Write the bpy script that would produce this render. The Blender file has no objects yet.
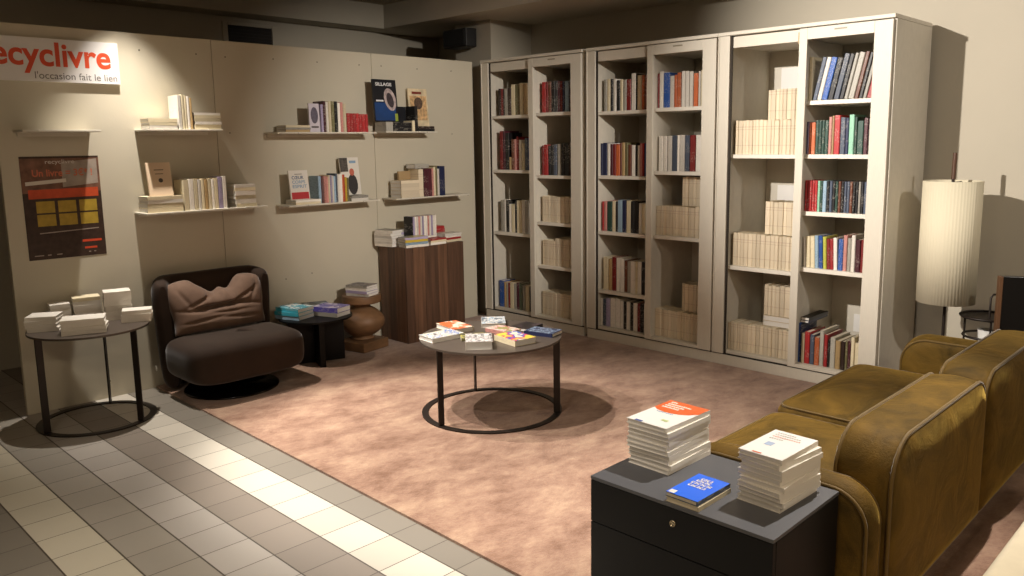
import bpy, bmesh, math, random
from mathutils import Vector, Matrix
random.seed(7)
S = bpy.context.scene
COL = S.collection
PI = math.pi

# ------------------------------------------------------------------ materials
def lin(c):
    if isinstance(c, str):
        c = c.lstrip('#'); c = [int(c[i:i+2], 16)/255 for i in (0, 2, 4)]
    return tuple(((x/12.92) if x <= .04045 else ((x+.055)/1.055)**2.4) for x in c[:3]) + (1,)
MATS = {}
def mat(name, col, rough=.6, metal=0, spec=.5, noise=0, nscale=8, bump=0, bscale=60, sheen=0, coat=0, stretch=None, emis=None):
    if name in MATS: return MATS[name]
    m = bpy.data.materials.new(name); m.use_nodes = True
    nt = m.node_tree; b = nt.nodes['Principled BSDF']
    b.inputs['Roughness'].default_value = rough; b.inputs['Metallic'].default_value = metal
    b.inputs['Specular IOR Level'].default_value = spec
    if sheen:
        b.inputs['Sheen Weight'].default_value = sheen; b.inputs['Sheen Roughness'].default_value = .35
    if coat: b.inputs['Coat Weight'].default_value = coat
    c = lin(col); b.inputs['Base Color'].default_value = c
    if noise or bump:
        tc = nt.nodes.new('ShaderNodeTexCoord'); mp = nt.nodes.new('ShaderNodeMapping')
        nt.links.new(tc.outputs['Object'], mp.inputs['Vector'])
        if stretch: mp.inputs['Scale'].default_value = stretch
    if noise:
        n = nt.nodes.new('ShaderNodeTexNoise'); n.inputs['Scale'].default_value = nscale; n.inputs['Detail'].default_value = 6
        nt.links.new(mp.outputs[0], n.inputs['Vector'])
        r = nt.nodes.new('ShaderNodeValToRGB'); nt.links.new(n.outputs['Fac'], r.inputs['Fac'])
        r.color_ramp.elements[0].position = .3; r.color_ramp.elements[1].position = .7
        r.color_ramp.elements[0].color = tuple(x*(1-noise) for x in c[:3])+(1,)
        r.color_ramp.elements[1].color = tuple(min(1, x*(1+noise)) for x in c[:3])+(1,)
        nt.links.new(r.outputs[0], b.inputs['Base Color'])
    if bump:
        n2 = nt.nodes.new('ShaderNodeTexNoise'); n2.inputs['Scale'].default_value = bscale; n2.inputs['Detail'].default_value = 4
        nt.links.new(mp.outputs[0], n2.inputs['Vector'])
        bp = nt.nodes.new('ShaderNodeBump'); bp.inputs['Strength'].default_value = bump; bp.inputs['Distance'].default_value = .01
        nt.links.new(n2.outputs['Fac'], bp.inputs['Height']); nt.links.new(bp.outputs[0], b.inputs['Normal'])
    MATS[name] = m
    return m

# ------------------------------------------------------------------ mesh builders
class MB:
    def __init__(s): s.v = []; s.f = []; s.mi = []; s.sm = []
    def add(s, vs, fs, mi=0, smooth=False):
        o = len(s.v); s.v += [tuple(v) for v in vs]
        for f in fs: s.f.append([i+o for i in f]); s.mi.append(mi); s.sm.append(smooth)
    def box(s, x0, y0, z0, x1, y1, z1, mi=0):
        v = [(x0,y0,z0),(x1,y0,z0),(x1,y1,z0),(x0,y1,z0),(x0,y0,z1),(x1,y0,z1),(x1,y1,z1),(x0,y1,z1)]
        s.add(v, [(0,3,2,1),(4,5,6,7),(0,1,5,4),(1,2,6,5),(2,3,7,6),(3,0,4,7)], mi)
    def prism(s, pts, z0, z1, mi=0, axis='z', smooth=False):
        n = len(pts)
        def P(a, b, c): return (a,b,c) if axis == 'z' else ((a,c,b) if axis == 'y' else (c,a,b))
        v = [P(x,y,z0) for x,y in pts]+[P(x,y,z1) for x,y in pts]
        s.add(v, [tuple(range(n))[::-1], tuple(range(n,2*n))], mi)
        s.add(v, [(i,(i+1)%n,(i+1)%n+n,i+n) for i in range(n)], mi, smooth)
    def tube(s, pts, r, n=8, mi=0, closed=False, flat=None):
        pts = [Vector(p) for p in pts]; rings = []; m = len(pts)
        up = None; vs = []
        for i, p in enumerate(pts):
            a = pts[(i-1) % m] if (closed or i > 0) else p; b = pts[(i+1) % m] if (closed or i < m-1) else p
            t = (b-a).normalized()
            if up is None: up = t.orthogonal().normalized()
            up = (up - t*up.dot(t)).normalized(); w = t.cross(up)
            for k in range(n):
                th = 2*PI*k/n; vs.append(p+(up*math.cos(th)+w*math.sin(th))*r)
        fs = []
        for i in range(m if closed else m-1):
            for k in range(n):
                j = (i+1) % m; fs.append((i*n+k, i*n+(k+1)%n, j*n+(k+1)%n, j*n+k))
        s.add(vs, fs, mi, True)
        if not closed: s.add(vs, [tuple(range(n))[::-1], tuple(range((m-1)*n, m*n))], mi)
    def lathe(s, prof, n=40, cx=0, cy=0, mi=0, cap=True, fn=None):
        vs = []
        for r, z in prof:
            for k in range(n):
                a = 2*PI*k/n; rr = r*(fn(a) if fn else 1); vs.append((cx+rr*math.cos(a), cy+rr*math.sin(a), z))
        m = len(prof)
        s.add(vs, [(i*n+k, i*n+(k+1)%n, (i+1)*n+(k+1)%n, (i+1)*n+k) for i in range(m-1) for k in range(n)], mi, True)
        if cap: s.add(vs, [tuple(range(n))[::-1], tuple(range((m-1)*n, m*n))], mi)
    def grid(s, fn, nu, nv, mi=0, cu=False, cv=False):
        vs = [fn(u/(nu if cu else nu-1), v/(nv if cv else nv-1)) for u in range(nu) for v in range(nv)]
        fs = []
        for u in range(nu if cu else nu-1):
            for v in range(nv if cv else nv-1):
                a = u*nv+v; b = ((u+1)%nu)*nv+v; c = ((u+1)%nu)*nv+(v+1)%nv; d = u*nv+(v+1)%nv
                fs.append((a,b,c,d))
        s.add(vs, fs, mi, True)
    def build(s, name, mats, parent=None, loc=None, rot=None, bevel=0, seg=2, fix=False, weld=False, subsurf=0):
        me = bpy.data.meshes.new(name)
        if isinstance(mats, bpy.types.Material): mats = [mats]
        for m in mats: me.materials.append(m)
        me.from_pydata(s.v, [], s.f)
        me.polygons.foreach_set('material_index', s.mi); me.polygons.foreach_set('use_smooth', s.sm)
        if fix or weld:
            bm = bmesh.new(); bm.from_mesh(me)
            bmesh.ops.remove_doubles(bm, verts=bm.verts, dist=1e-5)
            bmesh.ops.recalc_face_normals(bm, faces=bm.faces); bm.to_mesh(me); bm.free()
        me.update()
        o = bpy.data.objects.new(name, me); COL.objects.link(o)
        if parent: o.parent = parent
        if loc: o.location = loc
        if rot: o.rotation_euler = rot
        if bevel:
            b = o.modifiers.new('bevel', 'BEVEL'); b.width = bevel; b.segments = seg; b.limit_method = 'ANGLE'; b.angle_limit = .6
            if seg > 2:
                for p in me.polygons: p.use_smooth = True
                w = o.modifiers.new('wn', 'WEIGHTED_NORMAL')
        if subsurf:
            u = o.modifiers.new('sub', 'SUBSURF'); u.levels = subsurf; u.render_levels = subsurf
        return o
def thing(name, label, cat, loc=(0,0,0), rz=0, group=None):
    o = bpy.data.objects.new(name, None); COL.objects.link(o); o.location = loc; o.rotation_euler = (0,0,rz); o.empty_display_size = .1
    return tag(o, label, cat, group)
def tag(o, label, cat, group=None):
    o['label'] = label; o['category'] = cat
    if group: o['group'] = group
    return o
def struct(o): o['kind'] = 'structure'; return o
def text(s, x, z, w, h, mt, parent, y=0, name='lettering', bold=0, axis='wall', keep=False, rotz=0, align=None):
    """flat lettering fitted to a w x h box with its lower left corner at (x, z), facing -Y (wall) or +Z (flat)"""
    cu = bpy.data.curves.new('t', 'FONT'); cu.body = s; cu.offset = bold
    ob = bpy.data.objects.new('t', cu); COL.objects.link(ob)
    bpy.context.view_layer.update()
    me = bpy.data.meshes.new_from_object(ob.evaluated_get(bpy.context.evaluated_depsgraph_get()))
    bpy.data.objects.remove(ob)
    xs = [v.co.x for v in me.vertices]; ys = [v.co.y for v in me.vertices]
    x0, x1, y0, y1 = min(xs), max(xs), min(ys), max(ys)
    for v in me.vertices:
        a = (v.co.x-x0)/(x1-x0)*w + x; b = (v.co.y-y0)/(y1-y0)*h + z
        v.co = (a, y, b) if axis == 'wall' else (a, b, y)
    me.materials.clear(); me.materials.append(mt); me.name = name
    o = bpy.data.objects.new(name, me); COL.objects.link(o)
    if parent: o.parent = parent
    return o
def rrect(x0, y0, x1, y1, r, n=6, corners=(1,1,1,1)):
    pts = []
    for (cx, cy, a0, on) in ((x1-r, y1-r, 0, corners[0]), (x0+r, y1-r, 90, corners[1]), (x0+r, y0+r, 180, corners[2]), (x1-r, y0+r, 270, corners[3])):
        if on:
            for k in range(n+1):
                a = math.radians(a0+90*k/n); pts.append((cx+r*math.cos(a), cy+r*math.sin(a)))
        else:
            pts.append((x1 if a0 in (0, 270) else x0, y1 if a0 in (0, 90) else y0))
    return pts

# ------------------------------------------------------------------ colours of the place
PAL = {'white':'#e4ded3','cream':'#dccfae','grey':'#a39f94','tan':'#b79a6c','black':'#191718','brown':'#6b3c28','dark brown':'#35231b',
 'dark red':'#7a1d1c','maroon':'#4c1a26','red':'#a82a2c','olive':'#6f6a48','pink':'#c98d84','slate':'#4c5566','navy':'#1e2548','blue':'#23509a',
 'pale blue':'#93adc0','green grey':'#5c6a58','dark green':'#27473c','orange':'#c8673a','lilac':'#a79cba','mint':'#8fc4a8','lime':'#c3c552',
 'teal':'#3fa3b5','purple':'#5a4fa8','yellow':'#cdb23a'}
def spine_mat(cn):
    """book cover: cover colour with a procedural line of lettering and bands up the spine"""
    key = 'spine_'+cn
    if key in MATS: return MATS[key]
    m = bpy.data.materials.new(key); m.use_nodes = True; nt = m.node_tree; N = nt.nodes; L = nt.links
    b = N['Principled BSDF']; b.inputs['Roughness'].default_value = .45
    c = lin(PAL[cn]); lum = .3*c[0]+.6*c[1]+.1*c[2]
    ink = lin('#2a2322') if lum > .3 else lin('#d9d2c2')
    if cn in ('cream','white'): ink = lin('#6b5348')
    tc = N.new('ShaderNodeTexCoord'); oi = N.new('ShaderNodeObjectInfo')
    ad = N.new('ShaderNodeVectorMath'); ad.operation = 'ADD'; L.new(tc.outputs['Object'], ad.inputs[0]); 
    mu = N.new('ShaderNodeMath'); mu.operation = 'MULTIPLY'; mu.inputs[1].default_value = 37.; L.new(oi.outputs['Random'], mu.inputs[0]); L.new(mu.outputs[0], ad.inputs[1])
    n = N.new('ShaderNodeTexNoise'); n.inputs['Scale'].default_value = 95; n.inputs['Detail'].default_value = 1
    mp = N.new('ShaderNodeMapping'); mp.inputs['Scale'].default_value = (.3, 1.2, 1.0); L.new(ad.outputs[0], mp.inputs[0]); L.new(mp.outputs[0], n.inputs['Vector'])
    g = N.new('ShaderNodeMath'); g.operation = 'GREATER_THAN'; g.inputs[1].default_value = .56; L.new(n.outputs['Fac'], g.inputs[0])
    n2 = N.new('ShaderNodeTexNoise'); n2.inputs['Scale'].default_value = 13; n2.inputs['Detail'].default_value = 0
    mp2 = N.new('ShaderNodeMapping'); mp2.inputs['Scale'].default_value = (.05, .05, 1); L.new(ad.outputs[0], mp2.inputs[0]); L.new(mp2.outputs[0], n2.inputs['Vector'])
    g2 = N.new('ShaderNodeMath'); g2.operation = 'GREATER_THAN'; g2.inputs[1].default_value = .5; L.new(n2.outputs['Fac'], g2.inputs[0])
    ml = N.new('ShaderNodeMath'); ml.operation = 'MULTIPLY'; L.new(g.outputs[0], ml.inputs[0]); L.new(g2.outputs[0], ml.inputs[1])
    mm = N.new('ShaderNodeMath'); mm.operation = 'MULTIPLY'; mm.inputs[1].default_value = .2 if cn not in ('white','cream') else .12; L.new(ml.outputs[0], mm.inputs[0])
    mx = N.new('ShaderNodeMix'); mx.data_type = 'RGBA'; L.new(mm.outputs[0], mx.inputs['Factor'])
    hs = N.new('ShaderNodeHueSaturation'); hs.inputs['Color'].default_value = c
    mr = N.new('ShaderNodeMapRange'); mr.inputs['To Min'].default_value = .72; mr.inputs['To Max'].default_value = 1.18; L.new(oi.outputs['Random'], mr.inputs['Value']); L.new(mr.outputs[0], hs.inputs['Value'])
    L.new(hs.outputs[0], mx.inputs['A']); mx.inputs['B'].default_value = ink
    L.new(mx.outputs['Result'], b.inputs['Base Color'])
    MATS[key] = m; return m
def cream_mat():
    """uniform cream paperbacks: fine horizontal rules near head and foot of the spine"""
    if 'creamset' in MATS: return MATS['creamset']
    m = bpy.data.materials.new('creamset'); m.use_nodes = True; nt = m.node_tree; N = nt.nodes; L = nt.links
    b = N['Principled BSDF']; b.inputs['Roughness'].default_value = .7
    tc = N.new('ShaderNodeTexCoord'); sp = N.new('ShaderNodeSeparateXYZ'); L.new(tc.outputs['Object'], sp.inputs[0])
    oi = N.new('ShaderNodeObjectInfo')
    def band(z, w):
        s = N.new('ShaderNodeMath'); s.operation = 'SUBTRACT'; s.inputs[1].default_value = z; L.new(sp.outputs['Z'], s.inputs[0])
        a = N.new('ShaderNodeMath'); a.operation = 'ABSOLUTE'; L.new(s.outputs[0], a.inputs[0])
        l = N.new('ShaderNodeMath'); l.operation = 'LESS_THAN'; l.inputs[1].default_value = w; L.new(a.outputs[0], l.inputs[0]); return l
    bs = [band(.185, .0035), band(.168, .0025), band(.06, .0025)]
    t = bs[0]
    for q in bs[1:]:
        a = N.new('ShaderNodeMath'); a.operation = 'ADD'; L.new(t.outputs[0], a.inputs[0]); L.new(q.outputs[0], a.inputs[1]); t = a
    mm = N.new('ShaderNodeMath'); mm.operation = 'MULTIPLY'; mm.inputs[1].default_value = .24; L.new(t.outputs[0], mm.inputs[0])
    hs = N.new('ShaderNodeHueSaturation'); hs.inputs['Color'].default_value = lin('#dccdb2')
    mr = N.new('ShaderNodeMapRange'); mr.inputs['To Min'].default_value = .82; mr.inputs['To Max'].default_value = 1.1; L.new(oi.outputs['Random'], mr.inputs['Value']); L.new(mr.outputs[0], hs.inputs['Value'])
    mx = N.new('ShaderNodeMix'); mx.data_type = 'RGBA'; L.new(mm.outputs[0], mx.inputs['Factor']); L.new(hs.outputs[0], mx.inputs['A']); mx.inputs['B'].default_value = lin('#8c5a45')
    L.new(mx.outputs['Result'], b.inputs['Base Color']); MATS['creamset'] = m; return m
PAGES = mat('pages', '#d8ceb8', .9, noise=.06, nscale=300, stretch=(1,1,1))
WPAGES = mat('pages_white', '#e0dcd5', .9, noise=.03, nscale=300)
def art_mat(name, cols, scale=14, seed=0):
    """printed front cover: flat patches of a few colours"""
    if name in MATS: return MATS[name]
    m = bpy.data.materials.new(name); m.use_nodes = True; nt = m.node_tree; N = nt.nodes; L = nt.links
    b = N['Principled BSDF']; b.inputs['Roughness'].default_value = .35
    tc = N.new('ShaderNodeTexCoord'); mp = N.new('ShaderNodeMapping'); mp.inputs['Location'].default_value = (seed, seed*1.7, 0); L.new(tc.outputs['Object'], mp.inputs[0])
    n = N.new('ShaderNodeTexNoise'); n.inputs['Scale'].default_value = scale; n.inputs['Detail'].default_value = 2; L.new(mp.outputs[0], n.inputs['Vector'])
    r = N.new('ShaderNodeValToRGB'); r.color_ramp.interpolation = 'CONSTANT'; L.new(n.outputs['Fac'], r.inputs['Fac'])
    e = r.color_ramp.elements; e[0].color = lin(cols[0]); e[0].position = 0; k = len(cols)
    e[1].color = lin(cols[1]); e[1].position = .42
    for i, c in enumerate(cols[2:]):
        q = e.new(.42+.2*(i+1)/(k-1)); q.color = lin(c)
    L.new(r.outputs[0], b.inputs['Base Color']); MATS[name] = m; return m

# ------------------------------------------------------------------ books
def book_mb(t, h, d, mb=None, hard=.002):
    """upright book: spine on x=0 facing -X, leaves behind it, thickness along y"""
    mb = mb or MB(); c = hard; r = min(t*.25, .004)
    out = [(0,-t/2+r),(r,-t/2),(d,-t/2),(d,-t/2+c),(.006,-t/2+c),(.006,t/2-c),(d,t/2-c),(d,t/2),(r,t/2),(0,t/2-r)]
    mb.prism(out[::-1], 0, h, 0)
    mb.box(.0062, -t/2+c, .003, d-.004, t/2-c, h-.003, 1)
    return mb
BOOKN = [0]
def shelf_book(x, y, z, t, h, d, m, label, group, lean=0, tilt=0, name='book', pages=None):
    o = book_mb(t, h, d).build(name, [m, pages or PAGES], loc=(x, y, z), rot=(lean, 0, tilt))
    tag(o, label, 'book', group); BOOKN[0] += 1
    return o
def flat_book(cx, cy, z, w, l, t, ang, cover, label, group, top=None, spine='-y', pages=None, name='book'):
    """lying book with cover and leaves as parts; l runs along local x, spine along the -y long side"""
    e = thing(name, label, 'book', (cx, cy, z), ang, group); c = .0018; s = 1
    a = MB(); y0, y1 = -w/2, w/2
    if spine == '+y': s = -1
    out = [(y0,t-c),(y0,t),(y1,t),(y1-.0,0),(y0,0),(y0,c),(y1-.005,c),(y1-.005,t-c)]   # spine at y1 before mirroring
    out = [(p[0]*(-s), p[1]) for p in out]
    if -s > 0: out = out[::-1]
    a.prism(out, -l/2, l/2, 0, axis='x')
    a.build('cover', cover, e, fix=True)
    p = MB(); ya, yb = sorted(((y0+.003)*(-s), (y1-.0052)*(-s)))
    p.box(-l/2+.003, ya, c, l/2-.003, yb, t-c); p.build('pages', pages or WPAGES, e)
    if top:
        q = MB(); q.box(-l/2+.001, -w/2+.001, t+.0001, l/2-.001, w/2-.001, t+.0006); q.build('cover_print', top, e)
    BOOKN[0] += 1
    return e
ROWS={'1L top': (1.838, [(5.265, 5.233, 0.234, 'dark brown'), (5.233, 5.206, 0.232, 'dark red'), (5.206, 5.19, 0.227, 'black'), (5.19, 5.151, 0.232, 'grey'), (5.149, 5.108, 0.234, 'dark brown'), (5.106, 5.057, 0.261, 'cream'), (5.056, 5.008, 0.258, 'olive'), (5.004, 4.959, 0.268, 'cream'), (4.957, 4.906, 0.263, 'tan'), (4.904, 4.862, 0.258, 'white'), (4.86, 4.825, 0.251, 'cream'), (4.823, 4.801, 0.254, 'tan')]), '1L second': (1.364, [(5.26, 5.22, 0.34, 'dark red'), (5.218, 5.19, 0.34, 'maroon'), (5.188, 5.141, 0.323, 'black'), (5.142, 5.116, 0.111, 'tan'), (5.112, 5.079, 0.267, 'brown'), (5.077, 5.05, 0.267, 'pink'), (5.048, 5.021, 0.287, 'dark red'), (5.019, 4.987, 0.26, 'white'), (4.983, 4.949, 0.23, 'cream'), (4.947, 4.913, 0.275, 'slate'), (4.911, 4.877, 0.274, 'navy'), (4.873, 4.836, 0.242, 'grey'), (4.834, 4.81, 0.251, 'maroon')]), '1L third': (0.808, [(5.259, 5.216, 0.283, 'grey'), (5.214, 5.194, 0.288, 'white'), (5.192, 5.158, 0.285, 'black'), (5.155, 5.127, 0.252, 'white'), (5.125, 5.081, 0.251, 'cream'), (5.079, 5.059, 0.283, 'black'), (5.057, 4.997, 0.287, 'cream'), (4.993, 4.959, 0.289, 'white'), (4.957, 4.911, 0.288, 'grey'), (4.905, 4.875, 0.27, 'white'), (4.873, 4.841, 0.278, 'white'), (4.839, 4.815, 0.279, 'cream')]), '1L bottom': (0.12, [(5.297, 5.236, 0.242, 'blue'), (5.234, 5.207, 0.233, 'tan'), (5.204, 5.184, 0.227, 'grey'), (5.182, 5.159, 0.23, 'dark red'), (5.157, 5.11, 0.234, 'cream'), (5.108, 5.076, 0.23, 'grey'), (5.074, 5.042, 0.242, 'maroon'), (5.04, 5.001, 0.241, 'green grey'), (4.999, 4.968, 0.233, 'grey'), (4.965, 4.915, 0.229, 'cream'), (4.913, 4.852, 0.227, 'black'), (4.85, 4.824, 0.241, 'grey')]), '1R top': (1.847, [(4.738, 4.695, 0.252, 'red'), (4.693, 4.666, 0.252, 'dark red'), (4.664, 4.631, 0.253, 'brown'), (4.629, 4.587, 0.254, 'black'), (4.585, 4.561, 0.255, 'black'), (4.559, 4.535, 0.251, 'maroon'), (4.533, 4.509, 0.249, 'dark red'), (4.507, 4.483, 0.25, 'navy'), (4.481, 4.437, 0.246, 'pale blue'), (4.436, 4.407, 0.25, 'black'), (4.405, 4.388, 0.246, 'brown'), (4.387, 4.36, 0.247, 'dark red')]), '1R second': (1.326, [(4.745, 4.723, 0.249, 'dark red'), (4.721, 4.672, 0.255, 'red'), (4.671, 4.645, 0.248, 'black'), (4.644, 4.61, 0.255, 'black'), (4.608, 4.574, 0.257, 'slate'), (4.566, 4.527, 0.261, 'grey'), (4.525, 4.487, 0.264, 'black'), (4.485, 4.435, 0.266, 'black'), (4.434, 4.401, 0.269, 'dark brown'), (4.4, 4.366, 0.272, 'black')]), '2L top': (1.835, [(4.07, 4.039, 0.245, 'grey'), (4.038, 4.007, 0.248, 'cream'), (4.005, 3.978, 0.246, 'black'), (3.977, 3.948, 0.244, 'white'), (3.944, 3.911, 0.232, 'black'), (3.91, 3.883, 0.235, 'cream'), (3.881, 3.85, 0.233, 'grey'), (3.848, 3.806, 0.234, 'dark red'), (3.803, 3.762, 0.275, 'white'), (3.761, 3.748, 0.269, 'black'), (3.747, 3.706, 0.256, 'cream'), (3.705, 3.683, 0.254, 'orange'), (3.682, 3.656, 0.256, 'brown'), (3.655, 3.633, 0.254, 'cream')]), '2L second': (1.336, [(4.121, 4.082, 0.251, 'navy'), (4.08, 4.037, 0.255, 'navy'), (4.035, 4.006, 0.25, 'white'), (4.005, 3.979, 0.245, 'maroon'), (3.978, 3.95, 0.245, 'dark red'), (3.949, 3.91, 0.24, 'orange'), (3.909, 3.892, 0.254, 'brown'), (3.89, 3.861, 0.256, 'tan'), (3.86, 3.831, 0.256, 'olive'), (3.83, 3.797, 0.239, 'brown'), (3.796, 3.761, 0.236, 'white'), (3.76, 3.743, 0.248, 'black'), (3.741, 3.721, 0.234, 'white'), (3.72, 3.697, 0.251, 'pink'), (3.696, 3.68, 0.248, 'red'), (3.678, 3.658, 0.247, 'navy'), (3.657, 3.632, 0.252, 'grey')]), '2L third': (0.892, [(4.087, 4.068, 0.235, 'red'), (4.066, 4.038, 0.238, 'pink'), (4.035, 3.986, 0.238, 'dark green'), (3.984, 3.952, 0.24, 'cream'), (3.951, 3.93, 0.241, 'black'), (3.929, 3.885, 0.252, 'pale blue'), (3.884, 3.845, 0.252, 'navy'), (3.843, 3.803, 0.251, 'cream'), (3.802, 3.771, 0.247, 'black'), (3.77, 3.727, 0.249, 'black'), (3.725, 3.698, 0.236, 'white'), (3.697, 3.662, 0.232, 'cream'), (3.661, 3.633, 0.238, 'grey')]), '2L fourth': (0.414, [(4.074, 4.024, 0.265, 'cream'), (4.02, 3.985, 0.255, 'tan'), (3.983, 3.946, 0.272, 'dark red'), (3.941, 3.906, 0.269, 'white'), (3.904, 3.862, 0.265, 'white'), (3.861, 3.833, 0.255, 'brown'), (3.831, 3.804, 0.251, 'grey'), (3.802, 3.757, 0.254, 'white'), (3.753, 3.735, 0.257, 'cream'), (3.733, 3.695, 0.26, 'white'), (3.693, 3.663, 0.259, 'black'), (3.661, 3.635, 0.266, 'white')]), '2L bottom': (0.12, [(4.137, 4.081, 0.223, 'white'), (4.077, 4.048, 0.221, 'slate'), (4.046, 4.003, 0.233, 'lilac'), (4.001, 3.948, 0.239, 'white'), (3.946, 3.899, 0.239, 'white'), (3.897, 3.869, 0.225, 'white'), (3.867, 3.841, 0.226, 'black'), (3.839, 3.801, 0.228, 'white'), (3.8, 3.774, 0.228, 'black'), (3.772, 3.732, 0.225, 'white'), (3.73, 3.706, 0.23, 'dark red'), (3.705, 3.67, 0.227, 'black'), (3.668, 3.64, 0.231, 'white')]), '2R top': (1.842, [(3.561, 3.545, 0.249, 'dark red'), (3.544, 3.51, 0.263, 'white'), (3.508, 3.453, 0.253, 'blue'), (3.452, 3.416, 0.227, 'white'), (3.415, 3.392, 0.232, 'orange'), (3.391, 3.357, 0.246, 'orange'), (3.353, 3.32, 0.254, 'white'), (3.319, 3.287, 0.252, 'white'), (3.285, 3.253, 0.248, 'white'), (3.251, 3.212, 0.232, 'orange'), (3.211, 3.193, 0.245, 'white'), (3.192, 3.167, 0.251, 'cream')]), '2R second': (1.379, [(3.546, 3.506, 0.257, 'white'), (3.505, 3.47, 0.256, 'white'), (3.466, 3.427, 0.258, 'white'), (3.426, 3.383, 0.261, 'slate'), (3.382, 3.361, 0.262, 'white'), (3.36, 3.316, 0.263, 'white'), (3.315, 3.275, 0.261, 'slate'), (3.273, 3.225, 0.26, 'dark red'), (3.223, 3.171, 0.261, 'white')]), '3R top': (1.844, [(2.398, 2.364, 0.276, 'cream'), (2.359, 2.331, 0.273, 'slate'), (2.33, 2.301, 0.271, 'white'), (2.3, 2.262, 0.267, 'blue'), (2.26, 2.224, 0.261, 'black'), (2.222, 2.187, 0.284, 'slate'), (2.185, 2.157, 0.281, 'black'), (2.155, 2.131, 0.283, 'grey'), (2.129, 2.092, 0.284, 'grey'), (2.091, 2.065, 0.286, 'brown'), (2.063, 2.04, 0.279, 'black'), (2.038, 2.015, 0.273, 'grey'), (2.013, 1.981, 0.254, 'red')]), '3R second': (1.504, [(2.413, 2.39, 0.208, 'navy'), (2.389, 2.378, 0.204, 'lilac'), (2.377, 2.359, 0.203, 'orange'), (2.357, 2.329, 0.203, 'orange'), (2.328, 2.308, 0.216, 'dark green'), (2.308, 2.288, 0.216, 'dark green'), (2.287, 2.268, 0.215, 'dark green'), (2.267, 2.244, 0.215, 'dark green'), (2.243, 2.222, 0.235, 'pink'), (2.221, 2.207, 0.242, 'tan'), (2.207, 2.169, 0.244, 'red'), (2.167, 2.135, 0.229, 'slate'), (2.134, 2.113, 0.225, 'navy'), (2.113, 2.079, 0.245, 'mint'), (2.077, 2.06, 0.23, 'dark green'), (2.059, 2.02, 0.205, 'dark green'), (2.02, 1.993, 0.222, 'maroon'), (1.992, 1.974, 0.214, 'black')]), '3R third': (1.135, [(2.385, 2.37, 0.2, 'red'), (2.369, 2.354, 0.2, 'red'), (2.353, 2.337, 0.2, 'red'), (2.336, 2.319, 0.2, 'red'), (2.318, 2.301, 0.2, 'red'), (2.299, 2.283, 0.199, 'mint'), (2.282, 2.265, 0.2, 'dark green'), (2.265, 2.24, 0.199, 'pale blue'), (2.239, 2.221, 0.198, 'black'), (2.22, 2.202, 0.199, 'slate'), (2.201, 2.182, 0.199, 'black'), (2.182, 2.164, 0.198, 'dark green'), (2.163, 2.145, 0.199, 'brown'), (2.144, 2.126, 0.199, 'black'), (2.125, 2.108, 0.198, 'slate'), (2.107, 2.089, 0.199, 'slate'), (2.089, 2.071, 0.199, 'brown'), (2.07, 2.053, 0.199, 'black'), (2.052, 2.035, 0.199, 'black'), (2.034, 2.019, 0.199, 'grey'), (2.018, 2.001, 0.199, 'black'), (2.0, 1.973, 0.199, 'slate')]), '3R fourth': (0.764, [(2.391, 2.36, 0.206, 'white'), (2.359, 2.328, 0.212, 'cream'), (2.327, 2.297, 0.215, 'cream'), (2.297, 2.272, 0.22, 'pale blue'), (2.271, 2.243, 0.222, 'blue'), (2.242, 2.218, 0.217, 'lime'), (2.217, 2.195, 0.204, 'dark red'), (2.195, 2.172, 0.205, 'red'), (2.172, 2.147, 0.214, 'white'), (2.145, 2.113, 0.202, 'blue'), (2.113, 2.088, 0.23, 'pink'), (2.086, 2.062, 0.213, 'grey'), (2.062, 2.036, 0.233, 'white'), (2.034, 2.002, 0.207, 'maroon'), (2.001, 1.974, 0.209, 'dark red')]), '3R bottom': (0.12, [(2.42, 2.392, 0.271, 'blue'), (2.39, 2.372, 0.26, 'navy'), (2.369, 2.347, 0.202, 'cream'), (2.345, 2.31, 0.216, 'red'), (2.308, 2.279, 0.202, 'slate'), (2.277, 2.243, 0.189, 'orange'), (2.242, 2.214, 0.241, 'grey'), (2.212, 2.188, 0.217, 'red'), (2.186, 2.171, 0.183, 'black'), (2.17, 2.136, 0.204, 'grey'), (2.135, 2.1, 0.188, 'tan'), (2.098, 2.071, 0.189, 'dark brown'), (2.07, 2.053, 0.197, 'olive'), (2.052, 2.033, 0.2, 'maroon'), (2.033, 2.01, 0.227, 'cream'), (2.007, 1.978, 0.195, 'cream'), (1.978, 1.963, 0.208, 'black')])}
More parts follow.
